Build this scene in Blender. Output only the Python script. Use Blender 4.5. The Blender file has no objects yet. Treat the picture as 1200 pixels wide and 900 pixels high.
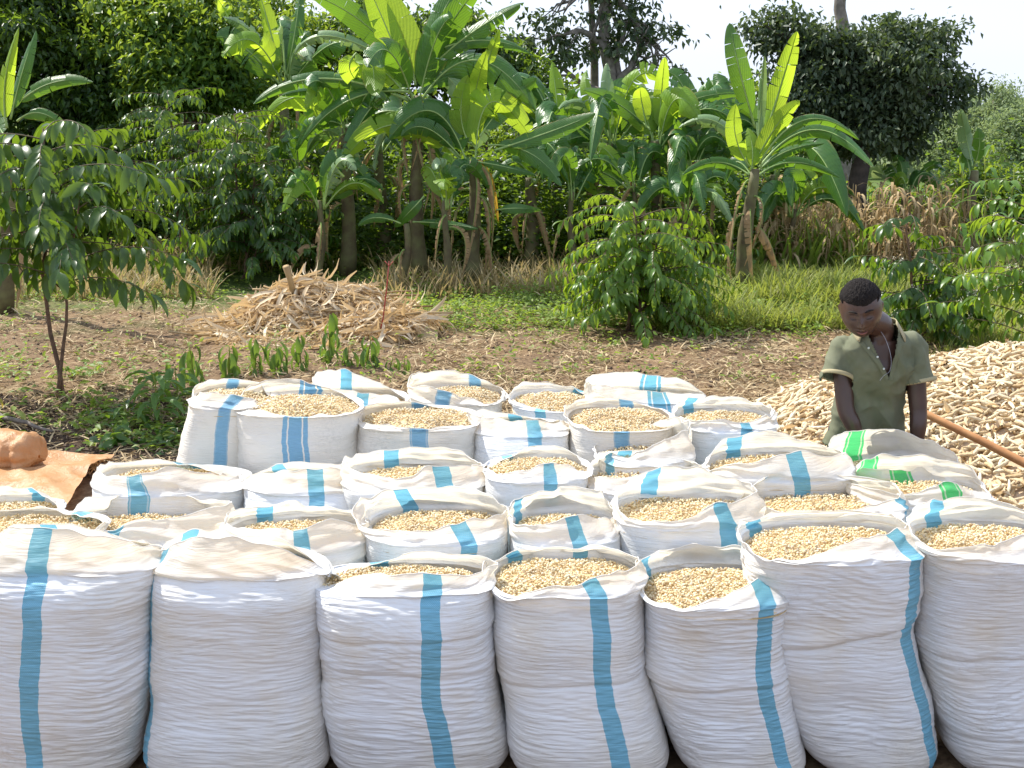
import bpy, math, random
import numpy as np
from mathutils import Vector, Matrix, Quaternion

SC = bpy.context.scene
COL = SC.collection
# ---------------------------------------------------------------- camera
FPX, CAM_H, PITCH = 1600.0, 2.6, math.atan(383/1600.0)
cam_d = bpy.data.cameras.new('camera')
cam_d.sensor_width = 36.0
cam_d.lens = 36.0*FPX/1200.0
cam_d.clip_start = 0.1
cam_d.clip_end = 2000.0
cam = bpy.data.objects.new('camera', cam_d)
cam.location = (0, 0, CAM_H)
cam.rotation_euler = (math.pi/2-PITCH, 0, 0)
COL.objects.link(cam)
SC.camera = cam
# ---------------------------------------------------------------- sky and sun
SUN_EL, SUN_AZ = math.radians(50), math.radians(-52)   # azimuth from +Y towards +X
world = bpy.data.worlds.new('World')
SC.world = world
world.use_nodes = True
wn = world.node_tree.nodes; wl = world.node_tree.links
bg = wn['Background']
sky = wn.new('ShaderNodeTexSky')
sky.sky_type = 'NISHITA'
sky.sun_disc = False
sky.sun_elevation = SUN_EL
sky.sun_rotation = SUN_AZ
sky.air_density = 1.0
sky.dust_density = 1.6
sky.ozone_density = 1.5
sky.altitude = 1200
hz = wn.new('ShaderNodeMix'); hz.data_type = 'RGBA'      # thin bright haze over the whole sky
hz.inputs[0].default_value = .92
wl.new(sky.outputs[0], hz.inputs[6]); hz.inputs[7].default_value = (2.08, 2.33, 2.90, 1)
wl.new(hz.outputs[2], bg.inputs[0])
bg.inputs[1].default_value = 0.15
sun_d = bpy.data.lights.new('sun', 'SUN')
sun_d.energy = 2.75
sun_d.angle = math.radians(0.5)
sun_d.color = (1.0, 0.95, 0.86)
sun = bpy.data.objects.new('sun', sun_d)
sd = Vector((math.sin(SUN_AZ)*math.cos(SUN_EL), math.cos(SUN_AZ)*math.cos(SUN_EL), math.sin(SUN_EL)))
sun.rotation_euler = (-sd).to_track_quat('-Z', 'Y').to_euler()
COL.objects.link(sun)
SC.view_settings.view_transform = 'Standard'
SC.view_settings.look = 'None'
SC.view_settings.exposure = 1.5
SC.view_settings.gamma = 1.0
SC.cycles.max_bounces = 5
SC.cycles.diffuse_bounces = 4
SC.cycles.glossy_bounces = 2
SC.cycles.transmission_bounces = 4
SC.cycles.transparent_max_bounces = 8
SC.cycles.sample_clamp_indirect = 6.0

CP, SP_ = math.cos(PITCH), math.sin(PITCH)
def at(px, py, Y):
    """world point seen at photo pixel (px, py), standing Y metres in front of the camera"""
    cx = (px-600)/FPX; cy = -(py-450)/FPX
    dy = CP + SP_*cy; dz = -SP_ + CP*cy
    t = Y/dy
    return np.array((cx*t, Y, CAM_H+dz*t))
def ground_y(py, z=0.0):
    cy = -(py-450)/FPX
    dy = CP + SP_*cy; dz = -SP_ + CP*cy
    return dy*(z-CAM_H)/dz
def gat(px, py, z=0.0):
    return at(px, py, ground_y(py, z))
def proj(P):
    P = np.asarray(P, float); d = P-np.array((0, 0, CAM_H))
    f = d[..., 1]*CP - d[..., 2]*SP_; u = d[..., 1]*SP_ + d[..., 2]*CP
    return 600+FPX*d[..., 0]/f, 450-FPX*u/f

# ---------------------------------------------------------------- mesh helpers
class MB:
    def __init__(s): s.V = []; s.F = []; s.n = 0; s.UV = []; s.uv = False
    def add(s, V, F, uv=None):
        V = np.asarray(V, float).reshape(-1, 3); F = np.asarray(F, int)
        s.V.append(V); s.F.append(F+s.n); s.n += len(V)
        if uv is not None: s.uv = True; s.UV.append(np.asarray(uv, float).reshape(-1, 2))
        else: s.UV.append(np.zeros((len(V), 2)))
        return s
    def mesh(s, name, mat=None, origin=(0, 0, 0), smooth=True):
        V = np.concatenate(s.V) - np.asarray(origin)
        me = bpy.data.meshes.new(name)
        me.vertices.add(len(V)); me.vertices.foreach_set('co', V.astype(np.float32).ravel())
        tot = [np.full(len(f), f.shape[1]) for f in s.F]
        tot = np.concatenate(tot); idx = np.concatenate([f.ravel() for f in s.F])
        start = np.concatenate(([0], np.cumsum(tot)[:-1]))
        me.loops.add(len(idx)); me.loops.foreach_set('vertex_index', idx.astype(np.int32))
        me.polygons.add(len(tot)); me.polygons.foreach_set('loop_start', start.astype(np.int32))
        me.polygons.foreach_set('use_smooth', np.full(len(tot), smooth))
        if s.uv:
            UV = np.concatenate(s.UV)
            l = me.uv_layers.new(name='UVMap')
            l.data.foreach_set('uv', UV[idx].astype(np.float32).ravel())
        me.update(calc_edges=True)
        if mat: me.materials.append(mat)
        return me

def link(o): COL.objects.link(o); return o
def tag(o, label=None, cat=None, group=None, kind=None):
    if label: o['label'] = label
    if cat: o['category'] = cat
    if group: o['group'] = group
    if kind: o['kind'] = kind
    return o
def thing(name, label, cat, loc, group=None):
    o = bpy.data.objects.new(name, None); o.empty_display_size = 0.1
    o.location = tuple(float(c) for c in loc); link(o)
    return tag(o, label, cat, group)
def origin_of(o):
    p = np.zeros(3)
    while o is not None:
        p = p+np.array(o.location); o = o.parent
    return p
def part(name, mb, mat, parent=None, kind=None, smooth=True):
    org = origin_of(parent) if parent is not None else np.zeros(3)
    me = mb.mesh(name, mat, org, smooth)
    o = bpy.data.objects.new(name, me); link(o)
    if parent is not None: o.parent = parent
    if kind: o['kind'] = kind
    return o
def grid_faces(nu, nv, wrap=False):
    """verts indexed j*nu+i ; i along u, j along v"""
    i = np.arange(nu if wrap else nu-1); j = np.arange(nv-1)
    I, J = np.meshgrid(i, j); I = I.ravel(); J = J.ravel(); I2 = (I+1) % nu
    return np.stack([J*nu+I, J*nu+I2, (J+1)*nu+I2, (J+1)*nu+I], 1)
def nrm(v):
    v = np.asarray(v, float); return v/np.maximum(np.linalg.norm(v, axis=-1, keepdims=True), 1e-9)
def tube(pts, rad, n=8, cap=True):
    P = np.asarray(pts, float); k = len(P); rad = np.broadcast_to(np.asarray(rad, float), (k,))
    T = nrm(np.gradient(P, axis=0)); ref = np.array((0, 0, 1.)) if abs(T[0][2]) < .9 else np.array((1., 0, 0))
    V = []; A = nrm(np.cross(T[0], ref))
    a = np.arange(n)*2*np.pi/n
    for m in range(k):
        A = nrm(A - T[m]*np.dot(A, T[m])); B = np.cross(T[m], A)
        V.append(P[m]+rad[m]*(np.cos(a)[:, None]*A+np.sin(a)[:, None]*B))
    V = np.concatenate(V); F = grid_faces(n, k, True)
    if cap:
        V = np.concatenate([V, P[:1], P[-1:]]); c0 = k*n; i = np.arange(n); i2 = (i+1) % n
        F0 = np.stack([np.full(n, c0), i2, i], 1); F1 = np.stack([np.full(n, c0+1), (k-1)*n+i, (k-1)*n+i2], 1)
        return V, F, np.concatenate([F0, F1])
    return V, F, None
def add_tube(mb, pts, rad, n=8, cap=True):
    V, F, F2 = tube(pts, rad, n, cap)
    mb.add(V, F)
    if F2 is not None:
        mb.F.append(F2+mb.n-len(V))
def inst(T, F, pos, R, scale):
    """copies of a template: verts (n,k,3)"""
    pos = np.asarray(pos); n = len(pos); sc = np.asarray(scale, float)
    if sc.ndim == 1: sc = sc[:, None]
    V = np.einsum('nij,nkj->nki', R, T[None]*sc[:, None, :])+pos[:, None, :]
    k = len(T)
    FF = (F[None]+(np.arange(n)*k)[:, None, None]).reshape(-1, F.shape[1])
    return V.reshape(-1, 3), FF
def frames(d, up):
    """rotation matrices: local Y -> d, local Z ~ up"""
    Y = nrm(d); X = nrm(np.cross(Y, up)); Z = np.cross(X, Y)
    return np.stack([X, Y, Z], -1)
def rnd_rot(rng, n):
    q = nrm(rng.normal(size=(n, 4))); w, x, y, z = q.T
    return np.stack([np.stack([1-2*(y*y+z*z), 2*(x*y-z*w), 2*(x*z+y*w)], -1), np.stack([2*(x*y+z*w), 1-2*(x*x+z*z), 2*(y*z-x*w)], -1),
                     np.stack([2*(x*z-y*w), 2*(y*z+x*w), 1-2*(x*x+y*y)], -1)], -2)
def vnoise(u, v, seed, pu=None):
    """smooth value noise -1..1, periodic in u with integer period pu"""
    N = 256
    L = np.random.RandomState(seed).uniform(-1, 1, (N, N))
    iu = np.floor(u).astype(int); iv = np.floor(v).astype(int); fu = u-iu; fv = v-iv
    fu = fu*fu*(3-2*fu); fv = fv*fv*(3-2*fv)
    a = iu % (pu or N); b = (iu+1) % (pu or N)
    a %= N; b %= N
    c = iv % N; d = (iv+1) % N
    return (L[a, c]*(1-fu)+L[b, c]*fu)*(1-fv)+(L[a, d]*(1-fu)+L[b, d]*fu)*fv
def catmull(P, t, closed=False):
    P = np.asarray(P, float); n = len(P)
    if closed:
        x = (t % 1.0)*n; i = np.floor(x).astype(int); f = (x-i)[:, None]
        p = [P[(i+k) % n] for k in (-1, 0, 1, 2)]
    else:
        x = np.clip(t, 0, 1)*(n-1); i = np.minimum(np.floor(x).astype(int), n-2); f = (x-i)[:, None]
        Q = np.concatenate([[2*P[0]-P[1]], P, [2*P[-1]-P[-2]]])
        p = [Q[i+k] for k in (0, 1, 2, 3)]
    return 0.5*((2*p[1])+(-p[0]+p[2])*f+(2*p[0]-5*p[1]+4*p[2]-p[3])*f**2+(-p[0]+3*p[1]-3*p[2]+p[3])*f**3)

# ---------------------------------------------------------------- material helpers
class NT:
    def __init__(s, name):
        s.m = bpy.data.materials.new(name); s.m.use_nodes = True
        s.t = s.m.node_tree; s.t.nodes.clear()
        s.out = s.t.nodes.new('ShaderNodeOutputMaterial')
    def n(s, typ, **kw):
        nd = s.t.nodes.new(typ)
        for k, v in kw.items():
            if k.startswith('i_'):
                key = k[2:]; key = int(key) if key.isdigit() else key.replace('_', ' ')
                s.set(nd.inputs[key], v)
            else: setattr(nd, k, v)
        return nd
    def set(s, sock, v):
        if isinstance(v, bpy.types.NodeSocket): s.t.links.new(v, sock)
        else: sock.default_value = v
    def math(s, op, a, b=None, c=None, clamp=False):
        nd = s.t.nodes.new('ShaderNodeMath'); nd.operation = op; nd.use_clamp = clamp
        for i, x in enumerate((a, b, c)):
            if x is not None: s.set(nd.inputs[i], x)
        return nd.outputs[0]
    def mix(s, f, a, b, blend='MIX'):
        nd = s.t.nodes.new('ShaderNodeMix'); nd.data_type = 'RGBA'; nd.blend_type = blend
        s.set(nd.inputs[0], f); s.set(nd.inputs[6], c4(a)); s.set(nd.inputs[7], c4(b))
        return nd.outputs[2]
    def noise(s, vec, scale, detail=3, rough=.55, dist=0.0):
        nd = s.n('ShaderNodeTexNoise'); s.set(nd.inputs['Scale'], scale); nd.inputs['Detail'].default_value = detail
        nd.inputs['Roughness'].default_value = rough; nd.inputs['Distortion'].default_value = dist
        if vec is not None: s.set(nd.inputs['Vector'], vec)
        return nd.outputs[0]
    def ramp(s, f, stops):
        nd = s.n('ShaderNodeValToRGB'); s.set(nd.inputs[0], f); e = nd.color_ramp.elements
        while len(e) < len(stops): e.new(.5)
        for el, (p, c) in zip(e, stops): el.position = p; el.color = c4(c)
        return nd.outputs[0]
    def coord(s, kind='Object'): return s.n('ShaderNodeTexCoord').outputs[kind]
    def scale(s, vec, sc):
        nd = s.n('ShaderNodeMapping'); s.set(nd.inputs[0], vec); nd.inputs['Scale'].default_value = sc; return nd.outputs[0]
    def bump(s, h, strength=.3, dist=.01, normal=None):
        nd = s.n('ShaderNodeBump'); s.set(nd.inputs['Height'], h); nd.inputs['Strength'].default_value = strength
        nd.inputs['Distance'].default_value = dist
        if normal is not None: s.set(nd.inputs['Normal'], normal)
        return nd.outputs[0]
    def pbsdf(s, col, rough=.6, normal=None, spec=.5, metallic=0.0):
        nd = s.n('ShaderNodeBsdfPrincipled'); s.set(nd.inputs['Base Color'], c4(col)); s.set(nd.inputs['Roughness'], rough)
        nd.inputs['Specular IOR Level'].default_value = spec; nd.inputs['Metallic'].default_value = metallic
        if normal is not None: s.set(nd.inputs['Normal'], normal)
        return nd.outputs[0]
    def transl(s, base, col, fac, normal=None):
        t = s.n('ShaderNodeBsdfTranslucent'); s.set(t.inputs[0], c4(col))
        if normal is not None: s.set(t.inputs['Normal'], normal)
        m = s.n('ShaderNodeMixShader'); s.set(m.inputs[0], fac); s.set(m.inputs[1], base); s.set(m.inputs[2], t.outputs[0]); return m.outputs[0]
    def done(s, sh): s.t.links.new(sh, s.out.inputs[0]); return s.m
def c4(c):
    if isinstance(c, bpy.types.NodeSocket): return c
    return (*c, 1.0) if len(c) == 3 else c
def simple(name, col, col2=None, rough=.7, nscale=8., bump=0.0, spec=.4, island=False):
    m = NT(name); co = m.coord()
    f = m.noise(co, nscale, 4)
    base = m.mix(m.ramp(f, [(.35, (0, 0, 0)), (.65, (1, 1, 1))]), col, col2 or tuple(c*.8 for c in col))
    if island:
        r = m.n('ShaderNodeNewGeometry').outputs['Random Per Island']
        base = m.mix(m.math('MULTIPLY', r, .6), base, col2 or col)
    nm = m.bump(f, bump, .01) if bump else None
    return m.done(m.pbsdf(base, rough, nm, spec))
# ---------------------------------------------------------------- materials
def cloth_material(name, stripe, tint=(.80, .83, .87)):
    m = NT(name); uv = m.coord('UV'); sx = m.n('ShaderNodeSeparateXYZ'); m.set(sx.inputs[0], uv); u, v = sx.outputs[0], sx.outputs[1]
    # irregular edge of the woven stripe
    wob = m.math('MULTIPLY', m.math('SUBTRACT', m.noise(m.scale(uv, (3, 26, 1)), 1.0, 3), .5), .009)
    wob = m.math('ADD', wob, m.math('MULTIPLY', m.math('SUBTRACT', m.noise(m.scale(uv, (1, 3, 1)), 1.0, 2), .5), .05))
    def attr(n):
        a = m.n('ShaderNodeAttribute'); a.attribute_type = 'OBJECT'; a.attribute_name = n; return a.outputs['Fac']
    def band(centre, half):
        d = m.math('ABSOLUTE', m.math('SUBTRACT', m.math('ADD', u, wob), centre))
        return m.math('LESS_THAN', d, half), d
    sf, sb, wide = attr('stripe_front'), attr('stripe_back'), attr('stripe_wide')
    half = m.math('ADD', .0300, m.math('MULTIPLY', wide, .024))
    b1, d1 = band(sf, half); b2, d2 = band(sb, half)
    st = m.math('MAXIMUM', b1, b2)
    # wide stripes carry two thin undyed lines
    dm = m.math('MINIMUM', d1, d2)
    ln = m.math('LESS_THAN', m.math('ABSOLUTE', m.math('SUBTRACT', dm, .031)), .0032)
    st = m.math('MULTIPLY', st, m.math('SUBTRACT', 1.0, m.math('MULTIPLY', ln, wide)))
    # weave: flat tapes over and under
    wu = m.math('SINE', m.math('MULTIPLY', u, 2*math.pi/.0062)); wv = m.math('SINE', m.math('MULTIPLY', v, 2*math.pi/.0062))
    weave = m.math('MULTIPLY', wu, wv)
    wh = m.ramp(weave, [(.0, (0, 0, 0)), (.55, (0, 0, 0)), (.75, (1, 1, 1))])
    big = m.noise(m.coord(), 5, 4)
    fine = m.noise(m.scale(uv, (8, 120, 1)), 1.0, 5, .62, .4)
    fine2 = m.noise(m.scale(uv, (26, 300, 1)), 1.0, 3, .6, .3)
    dirt = m.noise(m.coord(), 3.1, 6, .6)
    white = m.mix(m.ramp(dirt, [(.42, (0, 0, 0)), (.72, (1, 1, 1))]), tint, (.76, .71, .62))
    white = m.mix(m.math('MULTIPLY', m.ramp(fine, [(.3, (1, 1, 1)), (.55, (0, 0, 0))]), .18), white, (.64, .64, .64))
    scol = m.mix(m.math('MULTIPLY', wh, .45), stripe, (.72, .78, .80))
    scol = m.mix(m.math('MULTIPLY', m.ramp(fine2, [(.35, (1, 1, 1)), (.6, (0, 0, 0))]), .35), scol, tuple(c*.55 for c in stripe))
    rnd = m.n('ShaderNodeObjectInfo').outputs['Random']
    white = m.mix(m.math('MULTIPLY', rnd, .22), white, (.80, .75, .65))
    ps = m.n('ShaderNodeVectorMath', operation='ADD'); m.set(ps.inputs[0], m.coord()); cmb = m.n('ShaderNodeCombineXYZ'); m.set(cmb.inputs[0], m.math('MULTIPLY', rnd, 30)); m.set(ps.inputs[1], cmb.outputs[0])
    st2 = m.ramp(m.noise(ps.outputs[0], 2.4, 7, .68), [(.56, (0, 0, 0)), (.72, (1, 1, 1))]); spk = m.noise(m.scale(uv, (60, 110, 1)), 1.0, 2, .7)
    white = m.mix(m.math('MULTIPLY', m.math('MULTIPLY', st2, m.ramp(spk, [(.45, (0, 0, 0)), (.62, (1, 1, 1))])), .55), white, (.50, .47, .42))
    lowd = m.math('MULTIPLY', m.math('SUBTRACT', .22, m.math('ADD', v, m.math('MULTIPLY', m.math('SUBTRACT', dirt, .5), .3))), 4, clamp=True)
    white = m.mix(m.math('MULTIPLY', lowd, .5), white, (.50, .38, .27))
    col = m.mix(st, white, scol)
    h = m.math('MULTIPLY', m.math('ADD', fine, m.math('MULTIPLY', fine2, .35)), m.ramp(m.noise(m.coord(), 3.7, 3), [(.3, (.15, .15, .15)), (.62, (1, 1, 1))]))
    nm = m.bump(h, .65, .012)
    nm = m.bump(weave, .15, .0006, nm)
    sh = m.pbsdf(col, .42, nm, .35)
    tc = m.mix(st, (.88, .81, .66), stripe)
    # packed grain behind the cloth lets little light through; the loose lip above it glows
    lv = m.math('MULTIPLY', m.math('SUBTRACT', m.math('ADD', v, m.math('MULTIPLY', m.math('SUBTRACT', big, .5), .05)), attr('fill_height')), 28, clamp=True)
    return m.done(m.transl(sh, tc, m.math('ADD', .07, m.math('MULTIPLY', lv, .47)), nm))
M = {}
M['cloth'] = cloth_material('woven_sack_blue', (.17, .46, .62))
M['cloth_green'] = cloth_material('woven_sack_green', (.10, .66, .22))
M['cloth_old'] = cloth_material('woven_sack_cream', (.20, .42, .60), (.80, .75, .68))
def grain_material():
    m = NT('maize_kernels'); r = m.n('ShaderNodeNewGeometry').outputs['Random Per Island']
    big = m.noise(m.coord(), 6, 3)
    col = m.ramp(r, [(0, (.60, .42, .19)), (.2, (.78, .62, .34)), (.6, (.85, .73, .47)), (.9, (.88, .81, .62)), (1, (.50, .30, .14))])
    col = m.mix(m.math('MULTIPLY', m.ramp(big, [(.52, (0, 0, 0)), (.70, (1, 1, 1))]), .55), col, (.34, .26, .17))
    return m.done(m.transl(m.pbsdf(col, .38, None, .5), (.85, .65, .35), .12))
M['grain'] = grain_material()
M['grain_bed'] = simple('maize_bed', (.66, .50, .28), (.52, .38, .20), .7, 60, .5)
M['hem'] = simple('sack_hem', (.80, .78, .73), (.74, .70, .62), .5, 20)
M['twine'] = simple('dark_thread', (.08, .06, .05))
def leaf_material(name, a, b, c, tcol, tf=.45, rough=.38, spec=.5, veins=False):
    m = NT(name); g = m.n('ShaderNodeNewGeometry'); r = g.outputs['Random Per Island']
    col = m.ramp(r, [(0, a), (.5, b), (1, c)])
    pn = m.noise(m.coord(), 1.3, 2)
    col = m.mix(m.math('MULTIPLY', m.ramp(pn, [(.4, (0, 0, 0)), (.65, (1, 1, 1))]), .4), col, c)
    t = m.mix(r, tcol, tuple(x*.6 for x in tcol)); nm = None
    if veins:
        uv = m.coord('UV'); sx = m.n('ShaderNodeSeparateXYZ'); m.set(sx.inputs[0], uv)
        au = m.math('ABSOLUTE', sx.outputs[0])
        w = m.math('SINE', m.math('MULTIPLY', m.math('ADD', sx.outputs[1], m.math('MULTIPLY', au, -.35)), 90))
        w2 = m.noise(m.scale(uv, (1, 45, 1)), 1.0, 3)
        col = m.mix(m.math('MULTIPLY', m.ramp(w2, [(.35, (0, 0, 0)), (.65, (1, 1, 1))]), .6), col, c)
        edge = m.ramp(au, [(.86, (0, 0, 0)), (1, (1, 1, 1))])
        col = m.mix(m.math('MULTIPLY', edge, m.ramp(pn, [(.5, (0, 0, 0)), (.6, (.8, .8, .8))])), col, (.35, .22, .08))
        nm = m.bump(m.math('ADD', w, m.math('MULTIPLY', w2, 3)), .22, .006)
        mid = m.ramp(au, [(0, (1, 1, 1)), (.05, (0, 0, 0))])
        col = m.mix(mid, col, (.25, .36, .10))
    return m.done(m.transl(m.pbsdf(col, rough, nm, spec), t, tf, nm))
M['banana'] = leaf_material('banana_leaf_green', (.018, .075, .022), (.032, .11, .028), (.065, .16, .032), (.30, .55, .03), .34, .34, .45, True)
M['banana_young'] = leaf_material('banana_leaf_young', (.10, .24, .03), (.15, .30, .035), (.22, .36, .05), (.62, .82, .05), .55, .42, .35, True)
M['banana_pale'] = leaf_material('banana_leaf_waxy', (.22, .32, .17), (.26, .36, .20), (.18, .30, .12), (.30, .45, .10), .28, .35, .5, True)
M['banana_dry'] = leaf_material('banana_leaf_dry', (.24, .15, .07), (.34, .22, .11), (.42, .30, .17), (.45, .28, .10), .25, .8, .2, True)
M['banana_yellow'] = leaf_material('banana_leaf_yellow', (.50, .33, .05), (.55, .38, .06), (.35, .18, .04), (.75, .45, .05), .4, .6, .3, True)
M['midrib'] = simple('banana_midrib', (.30, .42, .14), (.22, .34, .10), .5)
M['pseudostem'] = simple('banana_stem', (.15, .15, .06), (.085, .06, .035), .7, 6, .6)
M['coffee'] = leaf_material('coffee_leaf', (.010, .040, .012), (.022, .070, .014), (.060, .14, .018), (.32, .50, .03), .34, .34, .5)
M['coffee_lit'] = leaf_material('coffee_leaf_lit', (.025, .085, .015), (.055, .14, .018), (.11, .22, .025), (.46, .64, .04), .40, .36, .45)  # lighter copy of the coffee leaf, sunlight put into the colour
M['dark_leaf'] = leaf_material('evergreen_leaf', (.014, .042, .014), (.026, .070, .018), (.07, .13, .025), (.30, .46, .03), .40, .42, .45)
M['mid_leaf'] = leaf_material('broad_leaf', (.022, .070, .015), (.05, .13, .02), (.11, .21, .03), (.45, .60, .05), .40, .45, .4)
M['grey_leaf'] = leaf_material('grey_green_leaf', (.018, .042, .022), (.040, .072, .036), (.12, .155, .085), (.18, .26, .05), .24, .5, .4)
M['pale_leaf'] = leaf_material('pale_leaf', (.14, .20, .09), (.20, .27, .13), (.26, .32, .19), (.40, .50, .18), .4, .6, .3)  # pale far foliage, distance haze put into the leaf colour
M['grass'] = leaf_material('grass_blade', (.13, .20, .03), (.22, .28, .05), (.34, .34, .13), (.46, .52, .08), .42, .6, .2)
M['weed'] = leaf_material('weed_leaf', (.10, .20, .03), (.17, .28, .05), (.26, .32, .08), (.45, .60, .06), .45, .5, .3)
M['drygrass'] = leaf_material('dry_grass', (.30, .22, .10), (.42, .33, .17), (.50, .42, .24), (.55, .42, .18), .35, .8, .2)
M['husk'] = leaf_material('maize_husk', (.40, .27, .13), (.62, .49, .31), (.80, .70, .52), (.80, .55, .26), .3, .65, .3)
M['drystalk'] = leaf_material('dry_maize', (.30, .20, .10), (.44, .32, .17), (.56, .44, .26), (.62, .44, .20), .3, .8, .2)
M['bark'] = simple('brown_bark', (.19, .12, .08), (.10, .065, .045), .9, 14, .6)
M['bark_grey'] = simple('grey_bark', (.25, .22, .19), (.14, .12, .10), .9, 10, .6)
M['bark_dark'] = simple('dark_bark', (.035, .028, .022), (.07, .055, .045), .9, 10, .7)
M['twig'] = simple('twig', (.14, .11, .06), (.08, .06, .04), .8)
M['straw'] = leaf_material('straw_litter', (.20, .13, .07), (.38, .28, .16), (.58, .47, .29), (.4, .3, .15), .1, .9, .2)
# ---------------------------------------------------------------- grain sacks
_g = 1.618/1.9
KT = np.array([(-.526, _g, 0), (.526, _g, 0), (-.526, -_g, 0), (.526, -_g, 0), (0, -.526, _g), (0, .526, _g), (0, -.526, -_g), (0, .526, -_g), (_g, 0, -.526), (_g, 0, .526), (-_g, 0, -.526), (-_g, 0, .526)], float)*np.array((.0056, .0049, .0035))
KF = np.array([(0, 11, 5), (0, 5, 1), (0, 1, 7), (0, 7, 10), (0, 10, 11), (1, 5, 9), (5, 11, 4), (11, 10, 2), (10, 7, 6), (7, 1, 8), (3, 9, 4), (3, 4, 2), (3, 2, 6), (3, 6, 8), (3, 8, 9), (4, 9, 5), (2, 4, 11), (6, 2, 10), (8, 6, 7), (9, 8, 1)])
PER = 1.6
SACKS = []
def sack(rim, Y0, zg_px, label, body, bot=None, D=.21, B=.225, sf=None, sb=None, wide=0, mat='cloth', hi=False, closed=False, amp=1.0, mound=.02, seed=0, cat='sack', mid=None, crease=()):
    """rim: L FL F FR R BR B BL photo pixels of the mouth; zg_px: pixel height of the grain; body: left/right pixel at the shoulder"""
    rng = np.random.RandomState(seed+11)
    offs = np.array([0, -.7, -1, -.7, 0, .7, 1, .7])*D
    R8 = np.array([at(p[0], p[1], Y0+o+(p[2] if len(p) > 2 else 0)) for p, o in zip(rim, offs)])
    zg = at((rim[0][0]+rim[4][0])/2, zg_px, Y0)[2]
    zg = min(zg-(.022 if closed else .036 if 5 < Y0 < 5.9 else .018), R8[:, 2].max()-.01)
    syy = zg_px+25
    xl, xr = at(body[0], syy, Y0)[0], at(body[1], syy, Y0)[0]
    if bot is None: j = rng.uniform(-8, 8); bot = (body[0]+j, body[1]+j, 900)
    P1 = at(bot[0], bot[2], Y0-.1); P2 = at(bot[1], bot[2], Y0-.1)
    zb = P1[2]; zs = at(600, syy, Y0)[2]
    nu, nvb, nvt = (240, 210, 36) if hi else (150, 56, 20)
    U = np.arange(nu)/nu
    # body rings, even in arc length
    dense = np.linspace(0, 2*np.pi, 721); e = .62
    def ring(a, b):
        c, s = np.cos(dense), np.sin(dense)
        x = -a*np.sign(c)*abs(c)**e; y = -b*np.sign(s)*abs(s)**(e+.12)
        L = np.concatenate([[0], np.cumsum(np.hypot(np.diff(x), np.diff(y)))]); L /= L[-1]
        return np.interp(U, L, x), np.interp(U, L, y)
    zz = np.linspace(0, 1, nvb)
    V = []; UV = []; wob1 = rng.uniform(-1, 1, 8)
    rx0, ry0 = ring(1.0, B/((xr-xl)/2))
    nx, ny = rx0/(1.0), ry0/(B/((xr-xl)/2)); 
    nn = np.hypot(nx, ny*1.3); nx, ny = nx/nn, ny*1.3/nn
    for t in zz:
        z = .02+(zg-.02)*t
        k = (z-zb)/(zs-zb) if abs(zs-zb) > .05 else 1.
        k = max(k, -0.35)
        l = P1[0]+(xl-P1[0])*k; r = P2[0]+(xr-P2[0])*k
        if mid is not None:
            Mq = at(mid[0], mid[2], Y0-.08), at(mid[1], mid[2], Y0-.08); zm = Mq[0][2]
            q = (z-zm)/(zs-zm) if z > zm else (zm-z)/(zm-zb)
            E0, E1 = (xl, xr) if z > zm else (P1[0], P2[0]); q = min(q, 1.3)
            l = Mq[0][0]+(E0-Mq[0][0])*q; r = Mq[1][0]+(E1-Mq[1][0])*q
        cx, a = (l+r)/2, (r-l)/2
        low = max(0, 1-z/.10)
        g = (1-.22*low**2)*(1+.012*math.sin(z*9+wob1[0]*3))
        x, y = rx0*a*g, ry0*a*g
        y = y*(B/max(1e-3, (ry0.max()*a)))*1.0
        dy = .02*math.sin(z*5+wob1[1]*3)
        if D < .13: y = y*(1-.24*max(0, (z-zg+.11)/.11)**2)
        z_arr = np.full(nu, z)
        uu = U*12; vv = z*78
        w = vnoise(uu+.6*vnoise(U*5, np.full(nu, z*6), seed+5, 5), vv+4.5*vnoise(U*6, np.full(nu, z*3.), seed+6, 6), seed+1, 14)
        w2 = vnoise(U*34, np.full(nu, z*190.)+4*vnoise(U*8, np.full(nu, z*5.), seed+7, 8), seed+2, 34)
        w3 = vnoise(U*4, np.full(nu, z*7.), seed+3, 4)
        msk = .55+.75*vnoise(U*5+3, np.full(nu, z*4.5+seed), seed+8, None)
        d = amp*(.0036*(1-2.2*abs(w)**.7)*np.clip(msk, .1, 1.3)+.0022*w2)+.012*w3
        for cz, cs, cd in crease:
            dz = z-(cz+cs*(U-.25)+.006*vnoise(U*14, U*0, seed+66)); d = d-cd*np.exp(-(dz/.0085)**2)*np.sin(np.pi*np.clip(U*2, 0, 1))**.3+.6*cd*np.exp(-((dz-.03)/.03)**2)
        if t > .5: d += amp*.012*(.4-abs(vnoise(U*7+z*3, np.full(nu, z*9.), seed+9, None)))*np.sin(np.pi*U)**.3*(t-.5)/.5
        V.append(np.stack([cx+x+d*nx, Y0+dy+y+d*ny, z_arr], 1)); UV.append(np.stack([U*PER, z_arr], 1))
    top = V[-1]
    # mouth ring
    RR = catmull(R8, U, True)
    # slide the mouth points along the lip so that the weave runs straight up from the body
    ud = np.linspace(0, .5, 400); fb = (rx0+1)/2
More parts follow.
